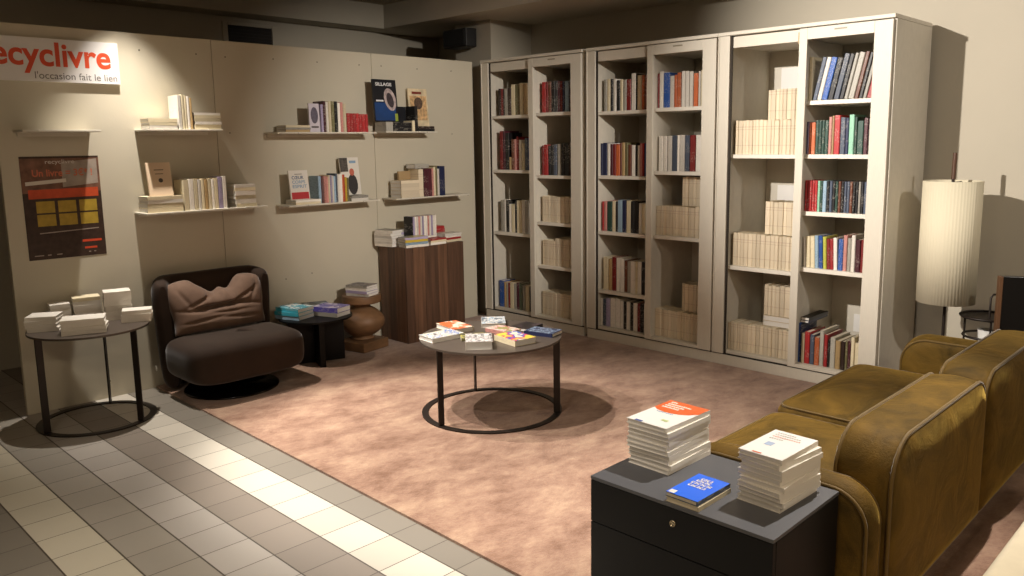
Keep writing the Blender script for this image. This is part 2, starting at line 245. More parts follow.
# ------------------------------------------------------------------ setting
def wall_mat():
    m = mat('wall_paint', '#b3ab9a', .75, bump=.05, bscale=120, noise=.02, nscale=3)
    return m
WALL = wall_mat()
PANEL = mat('panel_paint', '#c1b9a5', .6, bump=.03, bscale=90, noise=.025, nscale=2)
CEIL = mat('ceiling_paint', '#a89d88', .8, bump=.05, bscale=80)
BROWNW = mat('dark_wall', '#5a4632', .8, noise=.1, nscale=4)
def tile_mat():
    m = bpy.data.materials.new('floor_tiles'); m.use_nodes = True; nt = m.node_tree; N = nt.nodes; L = nt.links; b = N['Principled BSDF']
    b.inputs['Roughness'].default_value = .5
    g = N.new('ShaderNodeNewGeometry'); sp = N.new('ShaderNodeSeparateXYZ'); L.new(g.outputs['Position'], sp.inputs[0])
    def math1(op, a, v=None):
        n = N.new('ShaderNodeMath'); n.operation = op; L.new(a, n.inputs[0])
        if v is not None:
            if isinstance(v, (int, float)): n.inputs[1].default_value = v
            else: L.new(v, n.inputs[1])
        return n.outputs[0]
    T = .2055
    u = math1('DIVIDE', math1('SUBTRACT', sp.outputs['X'], 1.024-T*10), T); v = math1('DIVIDE', math1('SUBTRACT', sp.outputs['Y'], 3.228-T*40), T)
    fu = math1('FRACT', u); fv = math1('FRACT', v); cu = math1('FLOOR', u); cv = math1('FLOOR', v)
    def edge(f, w):
        a = math1('ABSOLUTE', math1('SUBTRACT', f, .5)); return math1('GREATER_THAN', a, .5-w)
    e = math1('MAXIMUM', edge(fu, .016), edge(fv, .01))
    # stripes: the tile's own grey by column, columns run along Y
    r = N.new('ShaderNodeValToRGB'); r.color_ramp.interpolation = 'CONSTANT'; L.new(math1('DIVIDE', math1('ADD', cu, .5), 16.), r.inputs['Fac'])
    cols = ['#8a8478','#857e72','#8e887c','#a9a294','#857e72','#8e887c','#857e72','#8a8478','#7d766a','#b8b09c','#979084','#a7a097','#857b70','#c6bfb1','#7f786d','#8b857a']
    el = r.color_ramp.elements
    while len(el) < 16: el.new(.99)
    for i, c in enumerate(cols): el[i].position = i/16; el[i].color = lin(c)
    cb = N.new('ShaderNodeCombineXYZ'); L.new(cu, cb.inputs[0]); L.new(cv, cb.inputs[1])
    wn = N.new('ShaderNodeTexWhiteNoise'); L.new(cb.outputs[0], wn.inputs['Vector'])
    hs = N.new('ShaderNodeHueSaturation'); mr = N.new('ShaderNodeMapRange'); mr.inputs['To Min'].default_value = .93; mr.inputs['To Max'].default_value = 1.07
    L.new(wn.outputs['Value'], mr.inputs['Value']); L.new(mr.outputs[0], hs.inputs['Value']); L.new(r.outputs[0], hs.inputs['Color'])
    mx = N.new('ShaderNodeMix'); mx.data_type = 'RGBA'; L.new(e, mx.inputs['Factor']); L.new(hs.outputs[0], mx.inputs['A']); mx.inputs['B'].default_value = lin('#4a4137')
    L.new(mx.outputs['Result'], b.inputs['Base Color'])
    bp = N.new('ShaderNodeBump'); bp.inputs['Strength'].default_value = .3; bp.inputs['Distance'].default_value = .002; bp.invert = True
    L.new(e, bp.inputs['Height']); L.new(bp.outputs[0], b.inputs['Normal'])
    return m
def slab(name, x0, y0, z0, x1, y1, z1, m):
    b = MB(); b.box(x0, y0, z0, x1, y1, z1); return struct(b.build(name, m))
slab('floor', -3, -3, -.1, 5.75, 6.9, 0, tile_mat())
slab('ceiling', -3, -3, 2.907, 5.75, 6.9, 3.0, CEIL)
slab('wall_back', -3, 6.78, 0, 5.65, 6.9, 2.907, WALL)
slab('wall_right', 5.65, -3, 0, 5.75, 6.9, 2.907, WALL)
slab('wall_front', -3, -3.1, 0, 5.65, -3, 2.907, BROWNW)
slab('wall_rear', -3.1, -3, 0, -3, 6.9, 2.907, BROWNW)
slab('trim_1', -3, 6.52, 2.69, 4.775, 6.78, 2.907, WALL)          # beam over the back wall
slab('trim_2', 4.775, -3, 2.69, 5.65, 6.78, 2.907, WALL)           # lowered ceiling over the bookcases
slab('trim_3', 5.13, 5.42, 0, 5.65, 5.90, 2.69, WALL)              # pillar in the corner
# partition of boards carrying the wall shelves
wl = MB()
for a, b in ((1.27, 2.573), (2.576, 3.876), (3.879, 4.955)): wl.box(a, 5.482, 0, b, 5.52, 2.315)
wl = struct(wl.build('wall_left', PANEL, bevel=.0015, seg=1))
SCREW = mat('screw_hole', '#2d241b', .6)
for sx, sz in ((2.101,2.213),(2.468,2.213),(2.67,2.207),(3.029,2.216),(3.388,2.217),(3.762,2.218),(3.971,2.222),(4.335,2.219),(4.707,2.222),(2.668,1.691),(4.699,1.683),(4.869,1.139),(3.029,.61),(3.25,.628),(1.377,.109),(1.746,.109)):
    s = MB(); s.lathe([(.0045,0),(.0045,.002),(.001,.0025)], 8); s.build('screw', SCREW, wl, loc=(sx, 5.482, sz), rot=(PI/2,0,0))
# vent opening high on the back wall
vt = thing('wall_vent', 'dark rectangular vent with pale frame high on the wall behind the shelf panel', 'vent', (3.54, 6.78, 2.56))
b = MB()
for x0, z0, x1, z1 in ((-.25,-.16,-.205,.085),(.205,-.16,.25,.085),(-.205,.06,.205,.085),(-.205,-.16,.205,-.145)): b.box(x0,-.02,z0,x1,0,z1)
b.build('frame', WALL, vt, bevel=.003)
b = MB(); b.box(-.204,-.006,-.145,.204,-.001,.06)
for k in range(7): b.box(-.2,-.014,-.14+k*.028,.2,-.006,-.128+k*.028)
b.build('grille', mat('vent_dark','#1d1712',.7), vt)
# rug
def rug_mat():
    m = bpy.data.materials.new('rug_pile'); m.use_nodes = True; nt = m.node_tree; N = nt.nodes; L = nt.links; b = N['Principled BSDF']
    b.inputs['Roughness'].default_value = .95; b.inputs['Sheen Weight'].default_value = .25; b.inputs['Specular IOR Level'].default_value = .1
    tc = N.new('ShaderNodeTexCoord')
    mpa = N.new('ShaderNodeMapping'); mpa.inputs['Scale'].default_value = (1.0, 1.4, 1); mpa.inputs['Rotation'].default_value = (0,0,.5); L.new(tc.outputs['Object'], mpa.inputs[0])
    a = N.new('ShaderNodeTexNoise'); a.inputs['Scale'].default_value = 3.6; a.inputs['Detail'].default_value = 14; a.inputs['Roughness'].default_value = .76; a.inputs['Distortion'].default_value = .15; L.new(mpa.outputs[0], a.inputs['Vector'])
    r = N.new('ShaderNodeValToRGB'); L.new(a.outputs['Fac'], r.inputs['Fac']); e = r.color_ramp.elements
    e[0].position = .36; e[0].color = lin('#7a5a48'); e[1].position = .68; e[1].color = lin('#b6987f'); q = e.new(.5); q.color = lin('#977764')
    L.new(r.outputs[0], b.inputs['Base Color'])
    c = N.new('ShaderNodeTexNoise'); c.inputs['Scale'].default_value = 90; c.inputs['Detail'].default_value = 3; L.new(tc.outputs['Object'], c.inputs['Vector'])
    ad = N.new('ShaderNodeMath'); ad.operation = 'MULTIPLY_ADD'; ad.inputs[1].default_value = .35; L.new(c.outputs['Fac'], ad.inputs[0]); L.new(a.outputs['Fac'], ad.inputs[2])
    bp = N.new('ShaderNodeBump'); bp.inputs['Strength'].default_value = .5; bp.inputs['Distance'].default_value = .02; L.new(ad.outputs[0], bp.inputs['Height']); L.new(bp.outputs[0], b.inputs['Normal'])
    return m
b = MB(); b.prism([(1.925,-.6),(5.6,-.6),(5.6,5.478),(2.03,5.478),(2.0,3.3),(1.972,1.99)], 0.0, .012)
rug = tag(b.build('rug', rug_mat(), bevel=.005), 'large mottled brown pink rug covering the floor up to the bookcases', 'rug')
RZ = .012

# ------------------------------------------------------------------ sign and poster on the panel
ORANGE = mat('sign_orange', '#d24a26', .5); INK = mat('ink_grey', '#6f6a66', .6)
sg = thing('sign_board', 'long white sign board with big orange lettering at the top of the panel', 'sign', (1.18, 5.482, 1.99))
b = MB(); b.box(0, -.022, 0, .783, 0, .25); b.build('board', mat('sign_white','#dcd9d6',.5), sg, bevel=.001)
text('recyclivre', .03, .045, .705, .185, ORANGE, sg, y=-.0226, name='lettering', bold=.022)
text("l'occasion fait le lien", .31, .016, .455, .042, INK, sg, y=-.0226, name='tagline', bold=.004)
po = thing('poster', 'dark poster with six yellow squares hanging on the left end of the panel', 'poster', (1.365, 5.481, .935))
PW, PH = .432, .617
b = MB(); b.box(0, -.0012, 0, PW, 0, PH); b.build('sheet', mat('poster_black','#3b2b24',.35,noise=.3,nscale=30), po)
def patch(x, z, w, h, m, y, n='print', sk=0):
    p = MB(); p.add([(x,y,z),(x+w,y,z+sk),(x+w,y,z+h+sk),(x,y,z+h)], [(0,1,2,3)]); return p.build(n, m, po)
PB = mat('poster_brown','#73503f',.4,noise=.35,nscale=22); PG = mat('poster_grey','#9c9084',.4,noise=.2,nscale=18); PY = mat('poster_yellow','#a98d2f',.45,noise=.15,nscale=30)
patch(.0,.40,.432,.205,PB,-.0014,'photo_print'); patch(.22,.43,.2,.15,PG,-.0016,'photo_print',.02); patch(.02,.445,.22,.022,mat('poster_white','#cfc7bb',.5),-.0018,'caption_strip',.016)
patch(.03,.365,.385,.055,mat('poster_orange','#c24a22',.5,noise=.15,nscale=20),-.0018,'title_band',.004)
for i in range(3):
    for j in range(2): patch(.065+i*.118,.2+j*.08,.1,.07,PY,-.0018,'yellow_square')
patch(.07,.155,.33,.006,PG,-.0018,'rule_line',.012); patch(.3,.088,.11,.014,ORANGE,-.0018,'orange_strip'); patch(.31,.045,.07,.012,ORANGE,-.0018,'orange_strip')
text('recyclivre',.135,.565,.16,.032,mat('poster_text','#c9c2b8',.5),po,y=-.002,bold=.01)
text('Un livre = 3€* !',.06,.497,.33,.046,mat('poster_faded','#c4694c',.5),po,y=-.002,bold=.02)
for x, w in ((.03,.05),(.1,.02),(.15,.03),(.33,.012),(.36,.012)): patch(x,.022,w,.006,PG,-.002,'small_print')

# ------------------------------------------------------------------ wall shelves
SHM = mat('shelf_white', '#cfc9ba', .45); BRK = mat('shelf_pin', '#d8d2c6', .35)
def wall_shelf(x0, x1, z, label, empty=False):
    t = thing('wall_shelf', label, 'shelf', ((x0+x1)/2, 5.481, z), 0, 'thin shelves on the panel wall'); w = (x1-x0)/2
    b = MB(); b.box(-w, -.2, -.012, w, 0, 0); b.build('board', SHM, t, bevel=.002)
    b = MB(); b.box(-w+.02, -.012, -.035, w-.02, 0, -.0121); b.build('rail', SHM, t, bevel=.001)
    for s in (-.6, .6):
        q = MB(); q.lathe([(.006,-.004),(.006,.004)], 8); q.build('screw', BRK, t, loc=(s*w, -.2045, -.006), rot=(PI/2,0,0))
wall_shelf(1.35, 1.765, 1.705, 'empty thin wall shelf above the dark poster')
wall_shelf(2.03, 2.525, 1.712, 'thin wall shelf above the armchair, the upper one under the spotlight')
wall_shelf(1.985, 2.815, 1.185, 'thin wall shelf above the armchair, the lower one with a book propped up')
wall_shelf(2.92, 3.76, 1.695, 'thin wall shelf carrying the red books')
wall_shelf(2.98, 3.768, 1.172, 'thin wall shelf carrying a white book with a red band')
wall_shelf(3.85, 4.37, 1.702, 'thin wall shelf carrying the big dark blue comic album')
wall_shelf(3.925, 4.71, 1.168, 'thin wall shelf nearest to the bookcases above the wooden plinth')

CM = {k: spine_mat(k) for k in PAL}; CREAM = cream_mat()
def up(x, y, z, t, h, d, cn, label, group, lean=0, **k):
    """upright book on a wall shelf: spine looks towards -Y"""
    return shelf_book(x, y, z, t, h, d, CM.get(cn) or cn, label, group, lean=0, tilt=PI/2, **k)
def stack(cx, cy, z, ang, w, l, items, lab, group, top=None, jit=.006, ja=.05, spine='-y', pages=None, plain=False):
    n = len(items); o = []
    ords = ['lowest','second','third','fourth','fifth','sixth','seventh','eighth','ninth','tenth','eleventh','twelfth']
    for i, (t, cn) in enumerate(items):
        pos = 'topmost' if i == n-1 else ('lowest' if i == 0 else ords[i]+' from bottom')
        if n == 1: pos = 'alone'
        c = (mat('plain_'+cn, PAL[cn], .5) if plain else CM.get(cn)) or cn; cname = cn if isinstance(cn, str) else 'cream'
        o.append(flat_book(cx+random.uniform(-jit,jit), cy+random.uniform(-jit,jit), z, w*random.uniform(.97,1), l*random.uniform(.97,1), t, ang+random.uniform(-ja,ja), c,
                 lab % (cname, pos), group, top=top if i == n-1 else None, spine=spine, pages=pages))
        z += t+.0008
    return o, z
on = ('first','second','third','fourth','fifth','sixth','seventh','eighth','ninth','tenth','eleventh','twelfth','thirteenth','fourteenth','fifteenth','sixteenth','seventeenth','eighteenth','nineteenth','twentieth','twenty-first','twenty-second','twenty-third')
def fit_row(x0, x1, y, z, lst, lab, group, d=.14, gap=.001):
    """stand a row of books between x0 and x1, spines towards the room"""
    s = (x1-x0)/sum(q[0] for q in lst); x = x0
    for i, (t, h, c) in enumerate(lst):
        t *= s; up(x+t/2, y, z, t-gap, h, d, c, lab % ((c if isinstance(c, str) else 'cream'), on[i]), group); x += t
# upper shelf over the armchair: two low piles and five standing books
g = 'books on the upper shelf above the armchair'
stack(2.145, 5.375, 1.7125, 0, .15, .18, [(.022,'white'),(.02,'cream'),(.022,'cream')], '%s book in the left pile on the brightest wall shelf, %s', g, jit=.003, ja=.02)
fit_row(2.24, 2.335, 5.30, 1.7125, [(.03,.215,'white'),(.02,.22,'cream'),(.018,.215,'cream'),(.02,.21,'white'),(.018,.2,'tan')], '%s book standing %s from left on the brightest wall shelf', g)
stack(2.435, 5.375, 1.7125, 0, .15, .18, [(.03,'cream'),(.018,'white'),(.022,'cream'),(.018,'cream'),(.016,'white')], '%s book in the right pile on the brightest wall shelf, %s', g, jit=.003, ja=.02)
# lower shelf over the armchair
g = 'books on the lower shelf above the armchair'
stack(2.115, 5.375, 1.1855, 0, .16, .225, [(.028,'cream'),(.028,'cream'),(.022,'white'),(.022,'cream')], '%s book in the left pile on the lower lit shelf, %s', g, jit=.003, ja=.02)
def propped(name, x, y, z, w, h, t, lean, cover, label, group, parts=(), rz=0):
    """book standing with its front cover towards the room, leaning back"""
    e = thing(name, label, 'book', (x, y, z), rz, group)
    b = MB(); b.box(-w/2, 0, 0, w/2, .002, h); b.box(-w/2, t-.002, 0, w/2, t, h); b.box(-w/2, .002, 0, -w/2+.003, t-.002, h)
    b.build('cover', cover, e, rot=(-lean, 0, 0))
    p = MB(); p.box(-w/2+.0035, .0021, .003, w/2-.003, t-.0021, h-.003); p.build('pages', PAGES, e, rot=(-lean, 0, 0))
    for f in parts:
        q = f(e); q.rotation_euler = (-lean, 0, 0)
    return e
def pq(x, z, w, h, m, n='cover_print', y=-.0008):
    def f(e):
        p = MB(); p.add([(x,y,z),(x+w,y,z),(x+w,y,z+h),(x,y,z+h)], [(0,1,2,3)]); return p.build(n, m, e)
    return f
def pt(s, x, z, w, h, m, bold=.01, y=-.0012): return lambda e: text(s, x, z, w, h, m, e, y=y, bold=bold)
def pell(x, z, rx, rz_, m, n='cover_picture', y=-.001, k=16, rot=0):
    def f(e):
        p = MB(); P = []
        for i in range(k):
            a = 2*PI*i/k; u, v = rx*math.cos(a), rz_*math.sin(a); P.append((x+u*math.cos(rot)-v*math.sin(rot), y, z+u*math.sin(rot)+v*math.cos(rot)))
        p.add(P, [tuple(range(k))]); return p.build(n, m, e)
    return f
M_ink = mat('cover_ink','#4a4038',.6); M_pinkish = mat('cover_pinkcream','#d7bfa2',.6)
propped('book', 2.105, 5.315, 1.2895, .15, .215, .015, .16, M_pinkish, 'small beige book propped upright on a pile on the lower lit shelf', g,
        [pell(.005,.1,.014,.014,M_ink), pq(-.03,.165,.06,.005,M_ink), pq(-.025,.14,.05,.004,M_ink)])
fit_row(2.235, 2.53, 5.30, 1.1855, [(.035,.2,'cream'),(.03,.205,'white'),(.025,.205,'cream'),(.02,.2,'white'),(.02,.205,'cream'),(.022,.202,'tan'),(.022,.205,'cream'),(.018,.2,'white'),(.024,.205,'cream'),(.028,.212,'lilac'),(.026,.215,'white')], '%s book, %s of the upright row on the lower lit shelf', g)
stack(2.665, 5.375, 1.1855, 0, .15, .15, [(.022,'cream'),(.03,'white'),(.025,'cream'),(.03,'white'),(.022,'cream'),(.02,'white')], '%s book in the right pile on the lower lit shelf, %s', g, jit=.003, ja=.02)
# shelf with the red books
g = 'books on the shelf with the red set'
stack(3.10, 5.375, 1.6955, 0, .14, .2, [(.016,'tan'),(.014,'grey'),(.016,'cream')], '%s book lying flat at the left of the red set shelf, %s', g, jit=.003, ja=.02)
propped('book', 3.235, 5.303, 1.6955, .085, .205, .012, .04, mat('cover_palelilac','#c9c2cc',.5), 'small book with a grey portrait cover facing out on the red set shelf', g, [pell(0,.12,.03,.06,mat('cover_greyart','#5d5766',.6,noise=.3,nscale=40)), pq(-.03,.03,.06,.012,M_ink)])
fit_row(3.285, 3.505, 5.30, 1.6955, [(.02,.2,'lilac'),(.02,.225,'maroon'),(.018,.22,'white'),(.022,.225,'cream'),(.024,.225,'olive'),(.024,.225,'black'),(.02,.215,'white'),(.022,.22,'pink'),(.024,.21,'cream')], '%s book, %s standing from left on the red set shelf', g)
fit_row(3.508, 3.70, 5.30, 1.6955, [(.026,.14,'red')]*4+[(.026,.135,'red')]*3, 'thick %s pocket book, %s of the seven matching red ones', 'matching red pocket books', d=.13)
# shelf with the white book with a red band
g = 'books on the shelf with the white and red book'
stack(3.14, 5.365, 1.1725, 0, .15, .21, [(.016,'cream'),(.016,'white')], '%s book lying under the white book with the red band, %s', g, jit=.002, ja=.01)
BL = mat('cover_blueletter','#3e5578',.6); LB = mat('cover_paleblueletter','#7f9bb5',.6)
propped('book', 3.10, 5.325, 1.2065, .155, .215, .014, .13, mat('cover_white','#d9d3c8',.5), 'white book with blue title and red band facing out on a wall shelf', g,
        [pq(-.07,.005,.14,.05,mat('cover_redband','#b3262a',.5),'red_band'), pt('CŒUR',-.055,.15,.095,.024,BL,.02), pt('CORPS',-.055,.118,.105,.024,LB,.02), pt('ESPRIT',-.055,.086,.115,.024,LB,.02), pq(-.03,.185,.06,.004,M_ink)])
fit_row(3.25, 3.275, 5.325, 1.1725, [(.025,.2,'pale blue')], '%s book standing %s right of the red banded book', g, d=.13)
fit_row(3.277, 3.495, 5.292, 1.1725, [(.022,.2,'pink'),(.022,.195,'pink'),(.018,.205,'cream'),(.02,.205,'lilac'),(.018,.2,'white'),(.018,.195,'pale blue'),(.018,.215,'slate'),(.016,.21,'white'),(.034,.21,'white'),(.012,.205,'orange'),(.012,.205,'red'),(.022,.185,'yellow'),(.02,.18,'olive')], '%s book, %s of the row beside the red banded book', g, d=.125)
propped('book', 3.59, 5.395, 1.2145, .17, .29, .012, .12, MATS['cover_white'], 'tall white book with a black patterned dress picture facing out', g,
        [pq(-.085,.18,.07,.108,mat('cover_darkphoto','#4b443e',.5,noise=.6,nscale=60)), pell(.015,.08,.045,.08,mat('cover_dots','#2b2627',.6,noise=.7,nscale=150)), pell(.015,.175,.022,.03,mat('cover_skin','#b8604c',.6)), pq(-.0,.245,.06,.02,LB)])
stack(3.585, 5.36, 1.1725, 0, .15, .155, [(.02,'white'),(.02,'grey')], '%s book under the tall black and white cover, %s', g, jit=.001, ja=.005)
# comic albums on the upper right shelf
g = 'albums and books on the shelf with the comic album'
BK = mat('cover_black','#15161c',.35); NB = mat('cover_deepblue','#173d74',.4,noise=.3,nscale=8)
fit_row(3.855, 3.925, 5.285, 1.7025, [(.04,.072,'grey')], 'small %s book under the comic album, %s', g, d=.15)
stack(4.02, 5.36, 1.7025, 0, .15, .18, [(.023,'black'),(.023,'black'),(.022,'black')], '%s book lying under the comic album, %s', g, jit=.001, ja=.004)
propped('comic_album', 3.905, 5.335, 1.777, .225, .33, .012, .09, BK, 'large dark blue comic album facing out, highest on the wall shelves', g,
        [pq(-.107,.01,.2,.14,NB), pt('SILLAGE',-.085,.28,.155,.026,mat('cover_whiteletter','#dcdcdc',.5),.03), pell(.045,.175,.055,.09,mat('cover_paleart','#b3a3a0',.5,noise=.4,nscale=30),rot=.25),
         pell(.045,.17,.032,.06,mat('cover_darkart','#3a3035',.5,noise=.5,nscale=40),y=-.0015,rot=.25), pq(-.09,.158,.07,.012,MATS['cover_whiteletter']), pq(.08,.005,.028,.06,mat('cover_lime','#98a63c',.5),y=-.0016)])
fit_row(4.115, 4.145, 5.287, 1.7025, [(.03,.085,'cream')], 'small %s book, %s upright one beside the stacked black books', g, d=.15)
fit_row(4.148, 4.178, 5.29, 1.7025, [(.03,.2,'black')], 'tall %s book, %s upright one right of the comic album', g, d=.12)
propped('book', 4.095, 5.40, 1.7755, .09, .125, .03, .0, BK, 'black square book set back between the two illustrated albums', g)
stack(4.265, 5.36, 1.7025, 0, .14, .165, [(.02,'black'),(.02,'dark brown')], '%s book lying at the right of the comic album shelf, %s', g, jit=.001, ja=.005)
propped('comic_album', 4.30, 5.42, 1.7455, .2, .31, .01, .09, mat('cover_ochre','#d8c6a2',.5,noise=.25,nscale=16), 'ochre illustrated album facing out behind the black books', g,
        [pq(-.085,.05,.17,.2,mat('cover_sepia','#c7a274',.5,noise=.5,nscale=35)), pq(-.06,.265,.1,.02,mat('cover_redink','#7c2f22',.5)), pell(.0,.19,.045,.05,mat('cover_darkfigures','#5a4638',.5,noise=.5,nscale=50),y=-.0014)])
# shelf nearest the bookcases
g = 'books on the shelf above the wooden plinth'
stack(4.075, 5.365, 1.1685, 0, .15, .185, [(.028,CREAM),(.028,CREAM),(.026,CREAM),(.03,CREAM),(.024,CREAM)], '%s paperback in the pile at the left above the plinth, %s', g, jit=.002, ja=.01)
propped('book', 4.105, 5.40, 1.3095, .12, .07, .02, .0, mat('cover_boxtan','#a58a62',.6), 'tan book end standing on top of the cream pile', g)
fit_row(4.172, 4.222, 5.30, 1.1685, [(.05,.225,CREAM)], 'thick %s book standing %s right of the cream pile', g)
fit_row(4.225, 4.45, 5.295, 1.1685, [(.04,.225,'maroon'),(.035,.225,'maroon'),(.018,.23,'pink'),(.018,.24,'cream'),(.018,.25,'olive'),(.02,.225,'white'),(.055,.245,'navy')], '%s book, %s from left right of the cream pile', g)
stack(4.22, 5.375, 1.4005, 0, .12, .15, [(.035,'grey')], '%s book lying %s across the tops of the maroon books', g, jit=0, ja=0)

# ------------------------------------------------------------------ bookcases
BCM = mat('bookcase_paint', '#cfc8b9', .5, noise=.035, nscale=30, stretch=(1,8,.6), bump=.03, bscale=60)
BCS = mat('bookcase_shelf', '#e2dccf', .45)
BCI = mat('bookcase_inside', '#b7ab93', .6); GAPM = mat('painted_gap_shade', '#2a2219', .8)  # last one: dark colour standing in for shade in the gaps
UN = {1:'far', 2:'middle', 3:'near'}
def bookcase(u, yL, shL, shR):
    W = 1.175; y1 = yL; y0 = yL-W
    t = thing('bookcase', 'tall pale bookcase with framed openings, '+{1:'farthest one beside the shelf panel', 2:'the middle one of three', 3:'nearest one beside the floor lamp'}[u], 'bookcase', (5.3, (y0+y1)/2, RZ), 0, 'row of three tall bookcases')
    cy = (y0+y1)/2
    def bx(mb, x0, ya, z0, x1, yb, z1): mb.box(x0-5.3, ya-cy, z0-RZ, x1-5.3, yb-cy, z1-RZ)
    b = MB()
    bx(b,5.0,y1-.075,.02,5.6,y1-.001,2.295); bx(b,5.0,y0+.001,.02,5.6,y0+.028,2.295)           # sides
    bx(b,5.02,y0+.028,.02,5.59,y1-.075,.112); bx(b,5.02,y0+.028,2.23,5.59,y1-.075,2.295)      # bottom, top
    bx(b,5.57,y0+.028,.112,5.59,y1-.075,2.23)                                                # back
    bx(b,5.02,yL-.615,.112,5.57,yL-.595,2.23)                                                # partition
    b.build('carcass', BCM, t, bevel=.0015, seg=1)
    b = MB(); bx(b,4.968,y0+.0005,2.296,5.6,y1-.0005,2.32); b.build('cornice', BCM, t, bevel=.003)
    b = MB(); bx(b,4.985,y0+.0005,RZ+.0005,5.02,y1-.0005,.086); b.build('plinth', BCM, t, bevel=.002)
    b = MB(); bx(b,4.992,y0+.002,.0865,5.019,y1-.002,.0945); b.build('base_gap_shade', GAPM, t)  # dark backing strip, paints the shade between plinth and door rail
    b = MB(); bx(b,4.978,y1-.088,.095,4.9995,y1-.0025,2.295); bx(b,4.972,y1-.012,.095,4.978,y1-.0025,2.295); b.build('stile', BCM, t, bevel=.002)
    b = MB(); bx(b,4.99,y1-.104,.097,4.998,y1-.0885,2.288); b.build('door_gap_shade', GAPM, t)  # dark strip drawn in place of the shade beside the door
    # left sliding frame behind, right frame in front
    b = MB(); bx(b,4.995,yL-.6,2.215,5.015,yL-.105,2.288); bx(b,4.995,yL-.6,.097,5.015,yL-.105,.118); bx(b,4.995,yL-.6,.118,5.015,yL-.585,2.215)
    d = b.build('door', BCM, t, bevel=.002)
    b = MB(); bx(b,4.972,yL-1.163,.097,4.994,yL-1.055,2.29); bx(b,4.972,yL-.638,.097,4.994,yL-.585,2.29); bx(b,4.972,yL-1.055,2.22,4.994,yL-.638,2.29); bx(b,4.972,yL-1.055,.097,4.994,yL-.638,.118)
    d = b.build('door', BCM, t, bevel=.002)
    b = MB(); bx(b,4.9712,yL-.89,2.262,4.9718,yL-.81,2.272); h = b.build('handle', mat('handle_slot','#8f8672',.5), d)
    b = MB(); bx(b,4.984,yL-.585,2.2,4.9945,yL-.572,2.27); b.build('catch', mat('catch_wood','#a58c5f',.5), t)
    for z in shL:
        b = MB(); bx(b,5.03,yL-.5945,z-.027,5.569,yL-.0755,z); b.build('shelf', BCS, t, bevel=.0015, seg=1)
    for z in shR:
        b = MB(); bx(b,5.03,y0+.0285,z-.027,5.569,yL-.6155,z); b.build('shelf', BCS, t, bevel=.0015, seg=1)
    return t
bookcase(1, 5.395, [1.838,1.364,.808], [1.847,1.326,.928,.553])
bookcase(2, 4.18, [1.835,1.336,.892,.414], [1.842,1.379,.897])
bookcase(3, 3.005, [1.503,.726], [1.844,1.504,1.135,.764])
YL = {'1':5.395,'2':4.18,'3':3.005}
SIDE = {'L':'left','R':'right'}
def rowname(key):
    u, sd = key[0], key[1]; lv = key[3:]
    return '%s shelf, %s half of %s bookcase' % (lv, SIDE[sd], UN[int(u)])
STF = MB(); STM = []
def small_book(p, t, h, d, cn):
    if cn not in STM: STM.append(cn)
    q = book_mb(t, h, d); o = len(STF.v)
    STF.v += [(x+p[0], y+p[1], z+p[2]) for x, y, z in q.v]; STF.f += [[i+o for i in fc] for fc in q.f]; STF.sm += q.sm
    STF.mi += [STM.index(cn)+1 if m == 0 else 0 for m in q.mi]
for key, (zb, L) in ROWS.items():
    yl = YL[key[0]]; hi = yl-.077 if key[1] == 'L' else yl-.617; lo = yl-.593 if key[1] == 'L' else yl-1.146
    g = 'books on the '+rowname(key); prev = hi
    lean = 0
    z = zb if zb > .2 else .1125
    if key == '3R fourth': prev -= .013
    for i, (ya, yb, h, cn) in enumerate(L):
        ya = min(ya, prev); 
        if yb > ya-.008: yb = ya-.008
        t = ya-yb-.001; prev = yb
        ln = 0; d = .15+.01*((i*7)%4)
        x = 5.06
        if key == '3R top' and i >= 1: ln = .22
        if key == '3R fourth' and i <= 8: ln = -.045
        if key == '3R bottom': d = .24
        tt = t*math.cos(ln)*.97
        off = (.05 if ln > .1 else 0)
        hh = h
        if ln: hh = h/math.cos(ln)*.97
        if key[0] == "1" or key[:2] == '2L':
            small_book((x, (ya+yb)/2, z+.0005), max(tt,.006), hh, d, cn); continue
        shelf_book(x, (ya+yb)/2, z+abs(math.sin(ln))*tt/2+.0005, max(tt,.006), hh, d, CM[cn], '%s book, %s from left, %s' % (cn, on[i], rowname(key)), g, lean=ln)
o = STF.build('shelved_books', [PAGES]+[CM[c] for c in STM]); o['kind'] = 'stuff'; tag(o, 'many small mixed books filling the far bookcase and left half of the middle one', 'books')
def block(key, z, ya, yb, h, n, x=5.06, d=.16, words='front row', depth_words=''):
    g = 'uniform cream paperbacks on the '+rowname(key)+(' upper tier' if 'upper' in words else '')
    w = [random.uniform(.75,1.3) for _ in range(n)]; s = (ya-yb)/sum(w); y = ya
    for i in range(n):
        t = w[i]*s
        shelf_book(x+random.choice((0,0,.002,.005)), y-t/2, z+.0005, t-.001, h+random.choice((0,0,0,-.004,.003)), d, CREAM,
                   'cream paperback, %s from left, %s%s' % (on[i], '' if words == 'front row' else words+', ', rowname(key)), g, name='paperback_book')
        y -= t
block('1R third', .928, 4.745, 4.30, .22, 12)
block('1R fourth', .553, 4.75, 4.60, .215, 4); block('1R fourth', .553, 4.599, 4.30, .235, 8, words='taller part')
block('1R bottom', .1125, 4.76, 4.30, .205, 12)
block('2R third', .897, 3.562, 3.10, .222, 16)
block('2R third', 1.1205, 3.372, 3.10, .215, 8, x=5.12, words='upper tier')
block('2R bottom', .1125, 3.562, 3.10, .21, 17)
block('2R bottom', .3235, 3.36, 3.10, .21, 8, x=5.12, words='upper tier')
block('3L top', 1.503, 2.908, 2.42, .228, 18)
block('3L top', 1.732, 2.69, 2.42, .2, 9, x=5.1, words='upper tier')
block('3L second', .726, 2.908, 2.42, .23, 16)
block('3L second', .957, 2.69, 2.42, .225, 8, x=5.11, words='upper tier')
